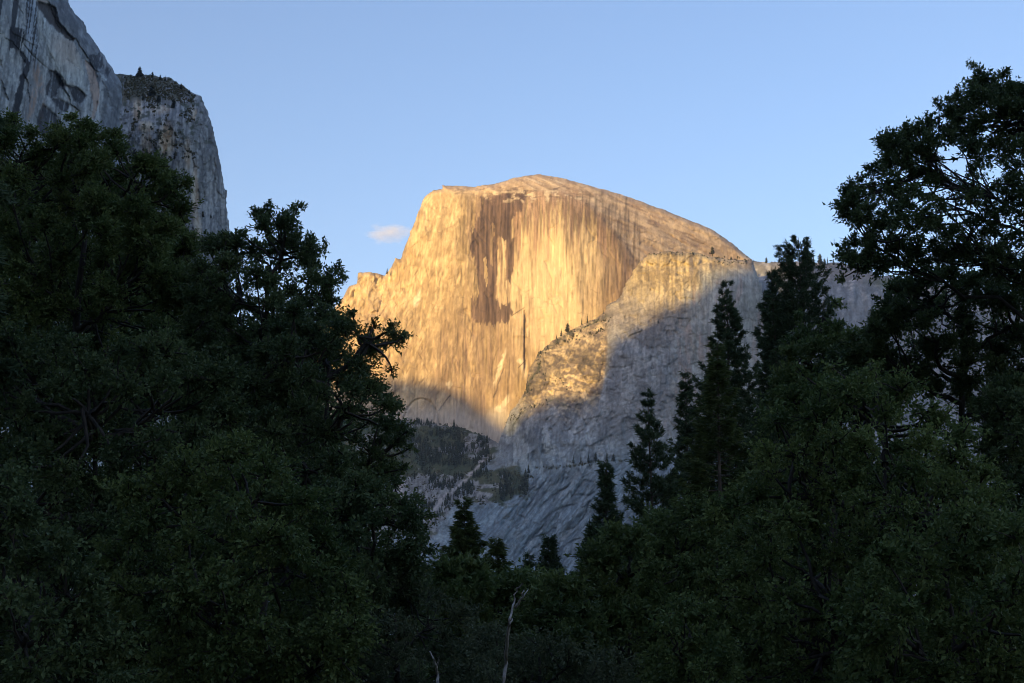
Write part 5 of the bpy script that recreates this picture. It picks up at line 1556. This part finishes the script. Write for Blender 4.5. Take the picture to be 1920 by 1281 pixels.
kx = inside & gul & ~(d_ > 0.12) & (fbm(cx / 9, cy / 6, 3, 153) > np.where(cy > 895, 0.12, -0.1))
P3 = surf_butt(cx[kx], cy[kx])
link('scrub_undergrowth', scatter_mesh('scrub', P3 - [0, 0, 1.0], rr.uniform(2, 6, kx.sum()), small_w, M_SCRUB, 0.7), kind='stuff', label='olive scrub on the shaded slope under the dome')
# scrub on the ledges
lx, ly = [], []
for pts, nn, w in (([(985, 742), (995, 712), (1012, 690), (1010, 664), (1040, 644), (1066, 626), (1100, 612), (1145, 590)], 150, 3.2), ([(1000, 876), (1060, 876), (1110, 866), (1190, 862)], 70, 1.5), ([(1010, 700), (1040, 720), (1060, 715)], 20, 6), ([(950, 795), (985, 765), (1030, 750)], 50, 3),
                   ([(1060, 640), (1120, 622), (1140, 606)], 70, 3), ([(1215, 476), (1300, 476), (1410, 488)], 60, 2), ([(1330, 484), (1400, 492)], 40, 4), ([(950, 905), (1000, 895)], 30, 3)):
    p = np.array(pts, float); t = rr.uniform(0, len(p) - 1.001, nn); i0 = t.astype(int)
    q = p[i0] + (p[i0 + 1] - p[i0]) * (t - i0)[:, None] + rr.normal(0, w, (nn, 2))
    lx.append(q[:, 0]); ly.append(q[:, 1])
lx = np.concatenate(lx); ly = np.concatenate(ly)
P3 = surf_butt(lx, ly)
link('ledge_scrub_vegetation', scatter_mesh('ledge_scrub', P3 - [0, 0, 0.8], rr.uniform(1.5, 5.5, len(lx)), small_w, M_SCRUB), kind='stuff', label='dark scrub along the rock ledges')
# brush on the headland
hx = rr.uniform(232, 365, 4200); hy = rr.uniform(140, 300, 4200)
dd = fbm(hx / 10, hy / 8, 4, 151)
lip = 186 + 0.1 * (hx - 300)
kp = (sdist(hx, hy, c2_poly) > 3) & (((hy < lip) & (dd > -0.6)) | ((hy > lip) & (dd > 0.34)))
P3 = surf_c2(hx[kp], hy[kp])
link('headland_brush_vegetation', scatter_mesh('headland_brush', P3 - [0, 0, 0.4], rr.uniform(0.8, 3.0, kp.sum()), small_w, M_SCRUB, 0.9), kind='stuff', label='brown and green brush on the headland cliff top')
# undergrowth between the near trees
gxx = rr.uniform(-30, 30, 1500); gyy = rr.uniform(48, 110, 1500)
link('undergrowth', scatter_mesh('undergrowth', np.stack([gxx * gyy / 45, gyy, 0 * gxx - 0.05], -1), rr.uniform(0.6, 1.7, 1500), small_w, M_OAK, 1.0), kind='stuff', label='low bushes on the meadow between the trees')


# ------------------------------------------------------------------ thin evening haze over the valley
def haze(density):
    m = bpy.data.materials.new('valley_haze')
    m.use_nodes = True
    nt = m.node_tree
    nt.nodes.remove(nt.nodes['Principled BSDF'])
    v = nt.nodes.new('ShaderNodeVolumePrincipled')
    v.inputs['Color'].default_value = (0.85, 0.92, 1.0, 1)
    v.inputs['Density'].default_value = density
    v.inputs['Anisotropy'].default_value = 0.2
    nt.links.new(v.outputs[0], nt.nodes['Material Output'].inputs['Volume'])
    x0, x1, y0, y1, z0, z1 = -17000, 17000, -17000, 17000, -30, 2600
    V = np.array([[x, y, z] for z in (z0, z1) for y in (y0, y1) for x in (x0, x1)], float)
    F = np.array([[0, 2, 3, 1], [4, 5, 7, 6], [0, 1, 5, 4], [2, 6, 7, 3], [0, 4, 6, 2], [1, 3, 7, 5]])
    link('haze', make_mesh('haze', V, F, [m]), kind='stuff')


haze(0.000022)
